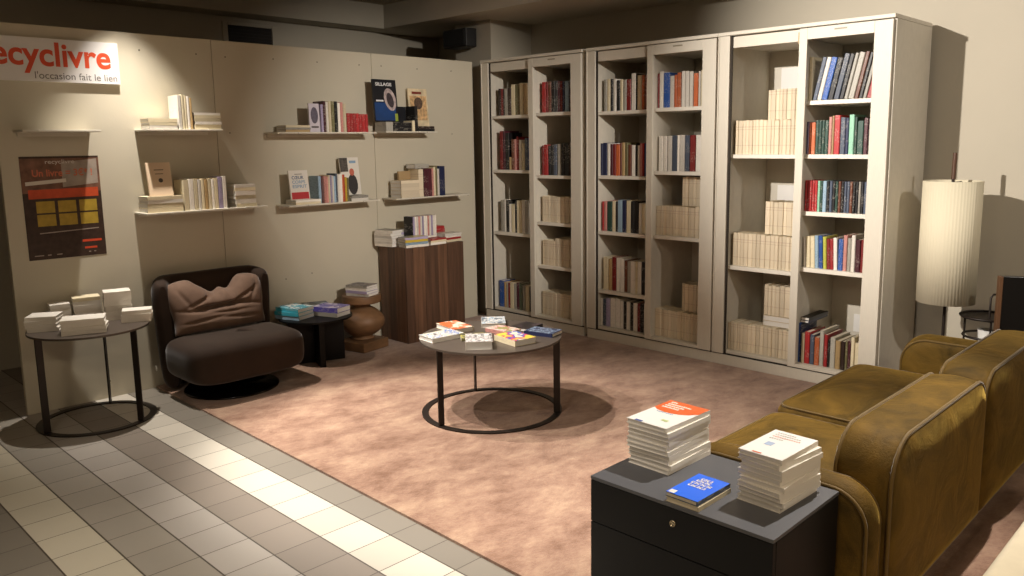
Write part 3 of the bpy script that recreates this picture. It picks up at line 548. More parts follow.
block('3L bottom', .1125, 2.926, 2.42, .2, 18)
for i in range(2): flat_book(5.2, 2.555, .3135+i*.037, .16, .26, .036, PI/2, CREAM, 'thick cream book lying under the upper tier, bottom of near bookcase, %s' % ('lower','upper')[i], 'cream books lying in the near bookcase')
block('3L bottom', .388, 2.69, 2.42, .21, 8, x=5.13, words='upper tier')
# dark books lying on the bottom row of the near bookcase
stack(5.22, 2.355, .386, .0, .06, .3, [(.016,'navy'),(.02,'black')], '%s book lying on the bottom row of the near bookcase, %s', 'books lying on the bottom row', jit=.002, ja=.02)
# plain white rectangles set against the backs of the near bookcase
WHITE_RECT = mat('white_rectangle', '#e6e3de', .5)
for i, (y0, y1, z0, z1) in enumerate(((2.69,2.835,1.92,2.11),(2.69,2.835,1.16,1.27),(2.14,2.225,.26,.385))):
    b = MB(); b.box(-.0015,-(y1-y0)/2,0,.0015,(y1-y0)/2,z1-z0)
    tag(b.build('white_rectangle', WHITE_RECT, loc=(5.566,(y0+y1)/2,z0), bevel=.0005), 'plain white rectangle in the nearest bookcase, '+('behind the top cream books','behind the second tier of cream books','above the large colourful books')[i], 'card', 'white rectangles in the near bookcase')
LINEM = mat('line_grey', '#6b6252', .35, metal=.6)  # thin grey cylinders across the upper compartments
for i, (ya, yb, z) in enumerate(((4.93,4.80,1.735),(3.93,3.60,1.745),(3.36,3.03,1.755))):
    b = MB(); b.tube([(5.45,ya,z),(5.45,yb,z)], .004, 8); tag(b.build('thin_line', LINEM), 'thin grey line across the '+('left half of the far','left half of the middle','right half of the middle')[i]+' bookcase', 'rod', 'thin lines inside the bookcases')
# speaker on the pillar
sp = thing('wall_speaker', 'black loudspeaker mounted on the pillar above the panel', 'speaker', (5.02, 5.68, 2.455), 0)
BLK = mat('speaker_black', '#121110', .5)
b = MB(); b.prism([(-.09,-.15),(.02,-.17),(.08,-.08),(.08,.15),(-.08,.17)][::1], 0, .16); b.build('cabinet', BLK, sp, bevel=.008, seg=3, fix=True)
b = MB(); b.prism([(-.098,-.13),(-.0905,-.135),(-.0905,.15),(-.098,.15)], .015, .145); b.build('grille', mat('speaker_grille','#080808',.8,bump=.4,bscale=400), sp, fix=True)
b = MB(); b.box(.08,-.02,.05,.1095,.03,.11); b.build('bracket', BLK, sp)
# ------------------------------------------------------------------ round tables
IRON = mat('dark_iron', '#2b231e', .45, metal=.4, bump=.05, bscale=200); TTOP = mat('table_top', '#5c524a', .38, metal=.35, noise=.05, nscale=30)
def round_table(x, y, R, H, z0, legs, label):
    t = thing('round_table', label, 'table', (x, y, z0)); 
    b = MB(); b.lathe([(R,H-.012),(R,H)], 72); b.build('table_top', TTOP, t, bevel=.002)
    b = MB(); n = 72; vs = []
    for k in range(n):
        a = 2*PI*k/n
        for r, z in ((R-.038,0),(R,0),(R,.008),(R-.038,.008)): vs.append((r*math.cos(a), r*math.sin(a), z))
    b.add(vs, [(k*4+j, ((k+1)%n)*4+j, ((k+1)%n)*4+(j+1)%4, k*4+(j+1)%4) for k in range(n) for j in range(4)], 0)
    b.build('base_ring', IRON, t, fix=True)
    for a in legs:
        b = MB(); b.box(R-.042,-.0045,.0085,R-.003,.0045,H-.0125); b.build('leg', IRON, t, rot=(0,0,math.radians(a)), bevel=.001)
    return t
def ang(cx, cy, px, py): return math.degrees(math.atan2(py-cy, px-cx))
CT = (3.2, 3.43)
round_table(CT[0], CT[1], .42, .47-RZ, RZ, [ang(*CT,2.797,3.427), ang(*CT,3.41,3.086), ang(*CT,3.38,3.774)], 'round dark metal table with a ring base in the middle of the rug')
LT = (1.54, 5.10)
round_table(LT[0], LT[1], .32, .565, 0, [ang(*LT,1.25,5.03), ang(*LT,1.70,4.83), ang(*LT,1.70,5.36)], 'round dark metal side table on the tiles left of the armchair')
# books on the middle table
g = 'books on the round table in the middle'
A = math.radians
white = 'white'
flat_book(3.165,3.715,.4705,.14,.22,.028,A(-101),CM['cream'],'book with an orange cover at the back left of the round table on the rug',g,art_mat('art_orange',['#e0d0bd','#d2673a','#c95a33'],9,1.3),spine='+y')
flat_book(3.42,3.64,.4705,.15,.2,.026,A(-132),CM['white'],'book with a grey and white cloud cover at the back of the round table',g,art_mat('art_cloud',['#5a6470','#c9c9c6','#8ea4b5','#d8cfc6'],16,2.2))
flat_book(2.965,3.60,.4705,.145,.225,.026,A(-5.5),CM['white'],'book with a white and blue cover at the left edge of the round table',g,art_mat('art_whiteblue',['#d9d6cc','#6f6a66','#dedad2','#5775b5','#c9c4b2'],16,5.1))
flat_book(2.99,3.305,.4705,.15,.2,.046,A(-131.6),CM['white'],'thick book with a grey and white cover at the front of the round table',g,art_mat('art_greywhite',['#4e4a4c','#b9b4b2','#e0dcd8','#8d8587'],34,.4))
flat_book(3.19,3.215,.4705,.15,.205,.034,A(-98.8),CM['cream'],'book with a pink, yellow and blue cover at the front of the round table',g,art_mat('art_magenta',['#d8c24a','#c23c6a','#4a5fae','#e4d6c0'],12,7.7))
flat_book(3.31,3.435,.4705,.12,.19,.022,A(-87),CM['pink'],'book with a pale pink patterned cover in the centre of the round table',g,art_mat('art_pink',['#c9a59a','#d9cfc2','#b06a60','#8d9a5a'],22,3.3))
flat_book(3.475,3.40,.4705,.13,.165,.02,A(9),CM['black'],'black book with cream page edges at the right rear of the round table',g,art_mat('art_black',['#1c1a1d','#26211f','#3a2f33'],15,9.1))
flat_book(3.435,3.222,.4705,.13,.19,.022,A(-76),CM['navy'],'navy book with a white skyline at the right edge of the round table',g,art_mat('art_navy',['#1b2744','#22304f','#8d9fb4','#2a2f4a'],28,4.4))
flat_book(3.085,3.45,.4705,.11,.16,.018,A(-35),CM['olive'],'small olive and yellow book in the middle left of the round table',g,art_mat('art_olive',['#6a6a42','#a8a05a','#4b4a3a'],20,6.4))
# pale paperbacks on the left table
g = 'pale paperbacks on the left side table'; Z = .5655
stack(1.335,5.20,Z,A(-28),.15,.16,[(.021,'white')]*4,'%s paperback in the pile at the left edge of the side table, %s',g,plain=True)
stack(1.475,4.955,Z,A(-22),.15,.225,[(.021,'white')]*4,'%s paperback in the pile at the front edge of the side table, %s',g,plain=True)
stack(1.475,5.40,Z,A(-8),.11,.11,[(.021,'white')]*5,'%s paperback in the small rear left pile of the side table, %s',g,jit=.002,ja=.02,plain=True)
stack(1.615,5.362,Z,A(-12),.12,.15,[(.022,'white')]*5+[(.022,'cream')],'%s paperback in the middle rear pile of the side table, %s',g,jit=.002,ja=.02,plain=True)
stack(1.742,5.212,Z,A(-14),.13,.15,[(.028,'white')]*6,'%s paperback in the tallest pile of the side table, %s',g,jit=.003,ja=.03,plain=True)
stack(1.792,5.045,Z,A(-24),.11,.165,[(.023,'white')]*3,'%s paperback in the pile at the right edge of the side table, %s',g,plain=True)

# ------------------------------------------------------------------ armchair
VB = mat('brown_velvet', '#443630', .85, noise=.12, nscale=9, sheen=.35, bump=.08, bscale=250, spec=.2)
VBD = mat('brown_velvet_shell', '#33271f', .85, noise=.12, nscale=7, sheen=.25, bump=.08, bscale=250, spec=.2)
ac = thing('armchair', 'low brown velvet swivel armchair with a crumpled back cushion against the panel', 'armchair', (2.385, 5.08, RZ), A(0))
path = []      # U shaped shell seen from above
hw, yb, r, ys = .352, .312, .12, .17
ny_ = int(round((yb-r-ys)/.01))
left = [(-hw, ys+.01*i) for i in range(ny_+1)]+[(-hw+r-r*math.cos(a), yb-r+r*math.sin(a)) for a in [PI/2*k/8 for k in range(1, 9)]]
path = left+[(-hw+r+(2*hw-2*r)*k/16, yb) for k in range(1, 16)]+[(-x, y) for x, y in left[::-1]]
np_ = len(path)
def shell(u, v):
    i = min(int(round(u*(np_-1))), np_-1); x, y = path[i]
    a = path[max(i-1,0)]; c = path[min(i+1,np_-1)]; tx, ty = c[0]-a[0], c[1]-a[1]; l = math.hypot(tx,ty); nx, ny = ty/l, -tx/l   # inward
    end = min(i, np_-1-i); e = min(1, (end+.6)/4)**.5
    top = .715+.04*min(1, max(0, (y-ys)/.12)); zb = .015; th = .062
    w = v*2*PI; cw, sw = math.cos(w), math.sin(w)
    k = lambda q, p: math.copysign(abs(q)**p, q)
    z = (top+zb)/2 + k(sw, .35)*(top-zb)/2*(.93+.07*e); o = k(cw, .6)*th*e
    tp = .03*(1-(z-zb)/(top-zb))
    return (x+nx*(o+tp*1.2), y+ny*(o+tp*1.2)+(end < 3)*(-.012*end)*0, z)
b = MB(); b.grid(shell, np_, 36, cv=True); n0 = len(b.v)
b.add([b.v[i] for i in range(36)], [tuple(range(36))]); b.add([b.v[(np_-1)*36+i] for i in range(36)], [tuple(range(36))[::-1]])
b.build('shell', VBD, ac, fix=True)
# seat: T shaped block, wider in front of the arms
def seatf(u, v):
    a = u*2*PI; ca, sa = math.cos(a), math.sin(a); k = lambda q, p: math.copysign(abs(q)**p, q)
    x = k(ca, .42)*.395; y = -.06+k(sa, .42)*.29
    lim = .30
    if y > .165: x = max(-lim, min(lim, x))
    elif y > .13: f = (y-.13)/.035; x = x*(1-f)+max(-lim, min(lim, x))*f
    w = -PI/2+v*PI; cw, sw = math.cos(w), math.sin(w)
    rr = abs(cw)**.3; z = .245+k(sw, .5)*.135
    return (x*rr, -.06+(y+.06)*rr, z)
b = MB(); b.grid(seatf, 88, 28, cu=True); b.build('seat', VBD, ac, fix=True, subsurf=1)
# crumpled back cushion
def pil(u, v):
    U = u*2-1; V = v*2-1; s = 1
    top = .345 - .085*math.exp(-((U-.02)/.42)**4) - .03*abs(U)**6 + .012*math.sin(U*17)*math.exp(-(U/.4)**2)
    z = .375 + (V*.5+.5)*top
    return U, (z-.385)/.34*2-1+.08, z
def pfront(u, v, front=True):
    U, V, z = pil(u, v)
    V0 = v*2-1; edge = (max(0, 1-abs(U)**6)*max(0, 1-abs(V0)**4))**.5
    th = .085*edge
    y = 0
    if front:
        # long horizontal fold and the gathers that run into it
        h = .0+.05*U
        d = math.exp(-((V-h)/.09)**2)*math.exp(-(U/.55)**4)*.05
        for (cx, cz, an, ln, dp) in ((-.45,.25,.5,.3,.02),(.5,.3,.6,.35,.022),(-.25,.6,1.35,.35,.016),(0,.62,1.6,.3,.018),(.22,.6,1.8,.35,.016),(-.6,-.1,-.15,.35,.014),(.62,-.05,-.25,.35,.014),(-.45,-.45,.15,.4,.012),(.4,-.5,-.1,.4,.012),(.1,-.25,0,.4,.01),(.75,.5,1.2,.35,.015),(-.78,.5,1.9,.35,.015)):
            du, dv = U-cx, (V-cz)*.8; p = du*math.cos(an)+dv*math.sin(an); q = -du*math.sin(an)+dv*math.cos(an)
            d += dp*math.exp(-(q/.045)**2)*math.exp(-(p/ln)**2)
        y = -th-.02*edge+d*edge
    else: y = th*.35
    lean = (z-.385)*.28
    return (U*(.315+.01*math.sin(V*3)), .13+lean+y, z)
b = MB(); b.grid(lambda u, v: pfront(u, v), 90, 60); b.grid(lambda u, v: pfront(1-u, v, False), 90, 60)
b.build('back_cushion', mat('brown_velvet_cushion', '#6f594b', .85, noise=.12, nscale=14, sheen=.35, bump=.1, bscale=220, spec=.2), ac, fix=True)
b = MB(); b.lathe([(.06,.10),(.06,.02),(.29,.016),(.3,.008),(.3,.0)], 64); b.build('swivel_base', mat('swivel_black','#15110f',.18,metal=.6), ac, loc=(-.015,.0,0), fix=True)
b = MB(); b.box(-.4185,.2,.155,-.4145,.215,.185); b.build('care_tag', mat('tag_white','#d8d4cc',.6), ac)

# ------------------------------------------------------------------ small black table
bt = thing('low_side_table', 'low black side table with crossed panel legs beside the armchair', 'table', (3.095, 5.205, RZ), 0)
MK = mat('black_lacquer', '#0d0c0c', .5, spec=.25)
b = MB(); b.lathe([(.265,.335),(.265,.348)], 56); b.build('table_top', MK, bt, bevel=.002)
b = MB(); b.box(-.2,-.02,0,.2,.02,.3345); b.build('leg_panel', MK, bt, rot=(0,0,A(70)), bevel=.002)
for s in (-1, 1):
    b = MB(); b.box(.0205*s if s > 0 else -.2, -.02, 0, .2 if s > 0 else -.0205, .02, .3345); b.build('leg_panel', MK, bt, rot=(0,0,A(-20)), bevel=.002)
g = 'books on the low black table'
TEAL = art_mat('art_teal',['#2f93a8','#8fc8d2','#2c7c92','#d5dcd8'],13,2.8); PUR = art_mat('art_purple',['#6257a6','#8f86c2','#4a4390','#c9c2d6'],12,5.6); GB = art_mat('art_greyblue',['#5d6a70','#9aa6a8','#3f4c55'],12,8.2)
stack(2.955,5.25,.3608,A(-72),.17,.22,[(.028,'pale blue'),(.026,'teal'),(.026,'teal')],'%s book in the turquoise pile on the low black table, %s',g,top=TEAL,spine='-y')
stack(3.185,5.14,.3608,A(-70),.16,.23,[(.03,'grey'),(.036,'purple')],'%s book in the purple pile on the low black table, %s',g,top=PUR)
stack(3.20,5.385,.3608,A(-20),.12,.19,[(.026,'pale blue'),(.026,'grey')],'%s book behind the two piles on the low black table, %s',g,top=GB)

# ------------------------------------------------------------------ turned wooden stool
WD = mat('turned_wood', '#7d5d40', .5, noise=.3, nscale=5, stretch=(1,1,4), bump=.1, bscale=30)
st = thing('wooden_stool', 'turned round wooden stool on a square foot between the low table and the plinth', 'stool', (3.555, 5.285, RZ), A(12))
b = MB(); b.box(-.14,-.14,0,.14,.14,.075); b.build('foot', WD, st, bevel=.008, seg=3)
b = MB(); prof = [(.07,.0755),(.09,.085),(.075,.10)]+[(.068+.105*math.sin(PI*k/14)**.8,.10+.235*k/14) for k in range(0,15)]+[(.066,.345),(.075,.36),(.10,.369)]
b.lathe(prof, 48); b.build('body', WD, st)
b = MB(); b.lathe([(.145,.3695),(.152,.375),(.152,.425),(.148,.43)], 56); b.build('seat', WD, st, bevel=.003)
stack(3.55,5.265,RZ+.4305,A(-74+4),.15,.2,[(.02,'white'),(.02,'lilac'),(.022,'white'),(.018,'grey')],'%s book in the pile on the wooden stool, %s','books on the wooden stool',top=art_mat('art_stool',['#5d5660','#8c8587','#3f3a44'],14,1.9))

# ------------------------------------------------------------------ wooden plinth with books
def plank_mat():
    m = mat('walnut_planks', '#553c2c', .5, noise=.35, nscale=5, stretch=(9,9,.55), bump=.15, bscale=20); return m
pl = thing('wooden_plinth', 'tall dark wooden box plinth of upright boards stacked with books', 'plinth', (4.165, 5.29, RZ))
WN = plank_mat(); WN2 = mat('walnut_planks_pale', '#674935', .5, noise=.35, nscale=5, stretch=(9,9,.55), bump=.15, bscale=20)
H = .773; x = -.305
b = MB(); b.box(-.29,-.165,.0,.29,.165,H-.004); b.build('core', WN, pl)
for i, w in enumerate((.075,.12,.135,.1,.18)):
    b = MB(); b.box(x+.0008,-.184,0,x+w-.0008,-.1655,H); b.build('board', (WN,WN2,WN,WN2,WN)[i], pl, bevel=.0015, seg=1); x += w
y = -.165
for i, w in enumerate((.12,.1,.11)):
    b = MB(); b.box(-.305,y+.0008,0,-.2905,y+w-.0008,H); b.build('board', (WN2,WN,WN2)[i], pl, bevel=.0015, seg=1); y += w
b = MB(); b.box(-.289,-.1645,H-.0035,.305,.165,H); b.build('top_board', WN, pl, bevel=.001)
g = 'books on the wooden plinth'; Z = RZ+H+.0008
stack(3.895,5.365,Z,A(-78),.13,.19,[(.021,'white')]*6,'%s book in the pile at the left rear of the wooden plinth, %s',g,top=art_mat('art_grey',['#6f6a64','#8b857c','#5a554f'],10,3.9))
stack(4.07,5.402,Z,A(-2),.115,.18,[(.02,'white'),(.018,'grey'),(.02,'white'),(.018,'white'),(.02,'lilac'),(.018,'white')],'%s book in the middle rear pile on the wooden plinth, %s',g,jit=.002,ja=.02)
stack(3.99,5.165,Z,A(-6),.125,.21,[(.02,'white'),(.019,'pale blue'),(.02,'yellow'),(.019,'lilac')],'%s book in the front pile with yellow spine on the plinth, %s',g,top=art_mat('art_pile',['#8d929a','#b9b4a8','#c9b95a'],15,4.2),jit=.004)
stack(4.205,5.165,Z,A(2),.11,.17,[(.018,'white'),(.018,'cream'),(.012,'red')],'%s book in the front right pile on the plinth, %s',g)
stack(4.405,5.225,Z,A(4),.13,.19,[(.018,'cream'),(.016,'red'),(.018,'white'),(.016,'white')],'%s book in the right pile of the plinth, %s',g)
stack(4.375,5.40,Z,A(2),.12,.19,[(.022,'white'),(.024,'white'),(.024,'red'),(.022,'red'),(.022,'red')],'%s book in the red topped rear pile of the plinth, %s',g)
stack(4.17,5.285,Z,A(0),.085,.26,[(.03,'white'),(.03,'white')],'%s book under the slanting row on the plinth, %s',g,jit=0,ja=0)
b0 = 4.03
for i in range(14):
    t = .0188; cn = 'black' if i == 0 else ('white','lilac','white','white','pink')[i%5]
    o = shelf_book(0,0,0, t-.001, .165, .1, CM[cn], '%s book, %s in the slanting row on the piles of the plinth' % (cn, on[i]), g, tilt=PI/2)
    o.location = (b0+t/2, 5.235, Z+.0635); o.rotation_euler = (0, -.0, PI/2); b0 += t

# ------------------------------------------------------------------ black cabinet with book stacks
CB = mat('cabinet_black', '#131314', .45, spec=.25, bump=.03, bscale=300); CBT = mat('cabinet_top', '#55565a', .4, bump=.03, bscale=300)
cb = thing('drawer_cabinet', 'low black drawer cabinet with a lock at the front edge of the picture', 'cabinet', (2.188, 1.31, RZ))
hx, hy, HH = .216, .33, .488
b = MB(); b.box(-hx+.018,-hy,0,hx,hy,HH-.0125); b.build('body', CB, cb, bevel=.003)
b = MB(); b.box(-hx,-hy,HH-.012,hx,hy,HH); b.build('top_panel', CBT, cb, bevel=.0015)
z = HH-.0135
for i, h in enumerate((.147,.316)):
    b = MB(); b.box(-hx,-hy+.001,z-h+.003,-hx+.0175,hy-.001,z); d = b.build('drawer', CB, cb, bevel=.0015)
    if i == 0:
        k = MB(); k.lathe([(.011,0),(.011,.004),(.008,.006),(.008,.004),(.002,.004)], 20); k.build('lock', mat('lock_metal','#b5a88e',.25,metal=.9), d, loc=(-hx-.0002, .002, z-.047), rot=(0,-PI/2,0))
    z -= h
g = 'books in the left stack on the black cabinet'; Z = RZ+HH+.0006
TOPO = mat('cover_whiteglossy','#e6e4e0',.4)
o, zt = stack(2.268,1.528,Z,A(0),.17,.262,[(.0155,'white')]*10,'%s book in the stack with the orange cover on the black cabinet, %s',g,top=TOPO,jit=.006,ja=.03,spine='-y',plain=True)
e = o[-1]; zz = .0155+.0012
def fp(e, pts, m, n, z): p = MB(); p.add([(x,y,z) for x,y in pts],[tuple(range(len(pts)))]); return p.build(n, m, e)
OC = mat('cover_orangeprint','#d8622c',.4)
arc = [(.129,-.083),(.129,.083),(.03,.083),(.012,.06),(.005,.03),(.006,-.0),(.014,-.03),(.03,-.058),(.06,-.083)]
fp(e, arc, OC, 'orange_panel', zz)
WL = mat('cover_whitelettering','#efe6da',.5); BLU = mat('cover_bluelettering','#5b78b8',.5)
for k,(x,w) in enumerate(((.105,.035),(.085,.1),(.066,.085),(.047,.075))):
    p = MB(); n = int(w/.009); yy = .066
    for i in range(n): p.box(x,yy-.0065-i*.009,0,x+.010+.002*(i%2),yy-i*.009,.0002)
    p.build('cover_lettering', WL, e, loc=(0,0,zz+.0001))
p = MB()
for i in range(9): p.box(-.005,.05-.008*i-.005,0,.0,.05-.008*i,.0002)
p.build('cover_lettering', BLU, e, loc=(0,0,zz+.0001))
p = MB(); p.box(-.13,.02,0,-.118,.05,.0002); p.build('publisher_mark', mat('mark_blue','#4a5a95',.5), e, loc=(0,0,zz+.0001))
p = MB(); p.box(-.075,-.045,0,-.06,-.02,.0002); p.build('publisher_mark', mat('mark_lime','#b9c48a',.5), e, loc=(0,0,zz+.0001))
g = 'books in the right stack on the black cabinet'
o, zt = stack(2.245,1.105,Z,A(-4),.15,.232,[(.016,'white')]*10,'%s book in the white stack at the right of the black cabinet, %s',g,top=TOPO,jit=.007,ja=.06,plain=True)
e = o[-1]; zz = .016+.0012; PKM = mat('mark_pink','#c98a78',.5); GLM = mat('mark_grey','#a9a39b',.5)
for k,(x,w,m) in enumerate(((.085,.07,GLM),(.068,.09,GLM),(.05,.10,PKM),(.03,.05,GLM))):
    p = MB()
    for i in range(int(w/.008)): p.box(x,.05-.0055-i*.008,0,x+.007,.05-i*.008,.0002)
    p.build('cover_lettering', m, e, loc=(0,0,zz+.0001))
p = MB(); p.box(-.108,-.0,0,-.1,.03,.0002); p.build('publisher_mark', mat('mark_orange','#c9694a',.5), e, loc=(0,0,zz+.0001))
p = MB(); p.box(-.03,.01,0,.0,.035,.0002); p.build('publisher_mark', mat('mark_blue2','#9fb0cc',.5), e, loc=(0,0,zz+.0001))
g = 'pair of small books between the stacks on the black cabinet'
BLC = mat('cover_brightblue','#2a6cf0',.35)
flat_book(2.072,1.285,Z,.118,.186,.0145,A(0),CM['cream'],'lower of the two small books between the stacks on the black cabinet',g,None,pages=PAGES)
e = flat_book(2.072,1.287,Z+.0155,.116,.184,.0145,A(-1),CM['slate'],'bright blue book with white lettering between the stacks on the black cabinet',g,BLC,pages=PAGES)
zz = .0145+.0012; p = MB(); rr = random.Random(3)
for k,(x,w) in enumerate(((.052,.05),(.034,.062),(.014,.075),(-.008,.07))):
    n = int(w/.0105)
    for i in range(n):
        y = w/2-i*.0105; p.box(x,y-.0085,0,x+.0045,y,.0002); p.box(x+.0045,y-.0085 if i%2 else y-.003,0,x+.014,y-.0055 if i%2 else y,.0002); p.box(x+.0105,y-.0085,0,x+.014,y,.0002)
p.build('cover_lettering', WL, e, loc=(0,0,zz+.0001))
p = MB(); p.box(-.088,.03,0,-.066,.052,.0002); p.build('white_sticker', TOPO, e, loc=(0,0,zz+.0001))

# ------------------------------------------------------------------ sofa
def velvet():
    m = bpy.data.materials.new('gold_velvet'); m.use_nodes = True; nt = m.node_tree; N = nt.nodes; L = nt.links; b = N['Principled BSDF']
    b.inputs['Roughness'].default_value = .7; b.inputs['Sheen Weight'].default_value = .8; b.inputs['Sheen Roughness'].default_value = .3; b.inputs['Sheen Tint'].default_value = lin('#d9b45a'); b.inputs['Specular IOR Level'].default_value = .2
    tc = N.new('ShaderNodeTexCoord'); a = N.new('ShaderNodeTexNoise'); a.inputs['Scale'].default_value = 5; a.inputs['Detail'].default_value = 5; a.inputs['Roughness'].default_value = .6; a.inputs['Distortion'].default_value = .8; L.new(tc.outputs['Object'], a.inputs['Vector'])
    r = N.new('ShaderNodeValToRGB'); L.new(a.outputs['Fac'], r.inputs['Fac']); e = r.color_ramp.elements
    e[0].position = .3; e[0].color = lin('#3d2f0c'); e[1].position = .72; e[1].color = lin('#755920')
    L.new(r.outputs[0], b.inputs['Base Color'])
    c = N.new('ShaderNodeTexNoise'); c.inputs['Scale'].default_value = 220; L.new(tc.outputs['Object'], c.inputs['Vector'])
    ad = N.new('ShaderNodeMath'); ad.operation = 'MULTIPLY_ADD'; ad.inputs[1].default_value = .15; L.new(c.outputs['Fac'], ad.inputs[0]); L.new(a.outputs['Fac'], ad.inputs[2])
    bp = N.new('ShaderNodeBump'); bp.inputs['Strength'].default_value = .35; bp.inputs['Distance'].default_value = .03; L.new(ad.outputs[0], bp.inputs['Height']); L.new(bp.outputs[0], b.inputs['Normal'])
    return m
GV = velvet(); GP = mat('gold_piping', '#634c18', .7, sheen=.6)
so = thing('sofa', 'mustard gold velvet two seat sofa with piped back cushions, seen from behind', 'sofa', (3.56, 1.35, RZ))
OX, OY = 3.56, 1.35
def outline_xz(x0, x1, z0, z1, rl, rr_, n=10):
    pts = [(x0, z0)]
    pts += [(x0+rl-rl*math.cos(a), z1-rl+rl*math.sin(a)) for a in [PI/2*k/n for k in range(n+1)]]
    pts += [(x1-rr_+rr_*math.sin(a), z1-rr_+rr_*math.cos(a)) for a in [PI/2*k/n for k in range(n+1)]]
    pts += [(x1, z0)]
    return pts
def puffy(outl, y0, y1, puff, name, inset=.012, piping=True):
    """cushion: outline in XZ, extruded along Y with swollen front and back faces and a slightly hollow boundary band"""
    # densify
    P = []
    for i in range(len(outl)):
        a, c = outl[i], outl[(i+1)%len(outl)]; d = math.hypot(c[0]-a[0], c[1]-a[1]); k = max(1, int(d/.04))
        P += [(a[0]+(c[0]-a[0])*j/k, a[1]+(c[1]-a[1])*j/k) for j in range(k)]
    cx = sum(p[0] for p in P)/len(P); cz = sum(p[1] for p in P)/len(P); n = len(P)
    rings = []
    for f in (0.0,.25,.5,.7,.85,.95,1.0):     # back face from centre to rim
        q = math.sqrt(max(0, 1-f**3)); rings.append([(cx+(x-cx)*f*(1 if f < 1 else 1), y0-puff*q, cz+(z-cz)*f) for x, z in P])
    for k in range(1, 8):
        s = k/8; sw = inset*math.sin(PI*s); rings.append([(cx+(x-cx)*(1+sw/max(.2,abs(x-cx)) *(abs(x-cx) > .2)), y0+(y1-y0)*s, cz+(z-cz)*(1+sw/.4)) for x, z in P])
    for f in (1.0,.95,.85,.7,.5,.25,0.0):
        q = math.sqrt(max(0, 1-f**3)); rings.append([(cx+(x-cx)*f, y1+puff*q, cz+(z-cz)*f) for x, z in P])
    b = MB(); vs = [v for r in rings for v in r]; m = len(rings)
    vs = [(x-OX, y-OY, max(z, .03)-RZ) for x, y, z in vs]
    b.add(vs, [(i*n+k, i*n+(k+1)%n, (i+1)*n+(k+1)%n, (i+1)*n+k) for i in range(m-1) for k in range(n)], 0, True)
    o = b.build(name, GV, so, fix=True)
    if piping:
        for yy in (y0, y1):
            q = MB(); q.tube([(x-OX, yy-OY, z-RZ) for x, z in P], .0065, 8, closed=True); q.build('piping', GP, o)
    return o
DX = 3.56
puffy(outline_xz(2.545, DX-.003, .05, .64, .15, .12), .872, 1.055, .035, 'back_cushion')
puffy(outline_xz(DX+.003, 4.59, .05, .645, .12, .15), .872, 1.055, .035, 'back_cushion')
# seats
def cushion(name, x0, y0, z0, x1, y1, z1, r, crown, rc=.07, piping=True):
    n = 12; o0 = rrect(x0, y0, x1, y1, rc, 8); P = []
    for i in range(len(o0)):
        a, c = o0[i], o0[(i+1)%len(o0)]; d = math.hypot(c[0]-a[0], c[1]-a[1]); k = max(1, int(d/.05))
        P += [(a[0]+(c[0]-a[0])*q/k, a[1]+(c[1]-a[1])*q/k) for q in range(k)]
    cx, cy = (x0+x1)/2, (y0+y1)/2; hx, hy = (x1-x0)/2, (y1-y0)/2; m = len(P); rings = []
    def ring(ins, z, s=1): return [(cx+(x-cx)*(1-ins/hx)*s, cy+(y-cy)*(1-ins/hy)*s, z) for x, y in P]
    rings.append(ring(r*.3, z0, .5)); rings.append(ring(r*.3, z0))
    for k in range(5): a = -PI/4+PI/4*k/4; rings.append(ring(r*.6*(1-math.cos(a)), z0+.03+.03*math.sin(a)))
    for k in range(n+1): a = PI/2*k/n; rings.append(ring(r*(1-math.cos(a)), z1-r+r*math.sin(a)))
    for s in (.93,.84,.72,.58,.42,.25,.1): rings.append(ring(r, z1+crown*(1-s**2.4), s))
    vs = [(x-OX, y-OY, z-RZ) for rg in rings for x, y, z in rg]; b = MB(); R = len(rings)
    b.add(vs, [(i*m+k, i*m+(k+1)%m, (i+1)*m+(k+1)%m, (i+1)*m+k) for i in range(R-1) for k in range(m)], 0, True)
    b.add([vs[k] for k in range(m)], [tuple(range(m))[::-1]]); b.add([vs[(R-1)*m+k] for k in range(m)], [tuple(range(m))], 0, True)
    o = b.build(name, GV, so, fix=True)
    if piping:
        q = MB(); q.tube([(x-OX, y-OY, z-RZ) for x, y, z in ring(r*.28, z1-r*.25)], .005, 6, closed=True); q.build('piping', GP, o)
    return o
cushion('seat_cushion', 2.546, 1.095, .17, DX-.004, 1.785, .305, .05, .045)
cushion('seat_cushion', DX+.004, 1.095, .17, 4.588, 1.80, .325, .05, .05)
cushion('seat_base', 2.55, 1.095, .04, 4.585, 1.76, .168, .02, 0, piping=False)
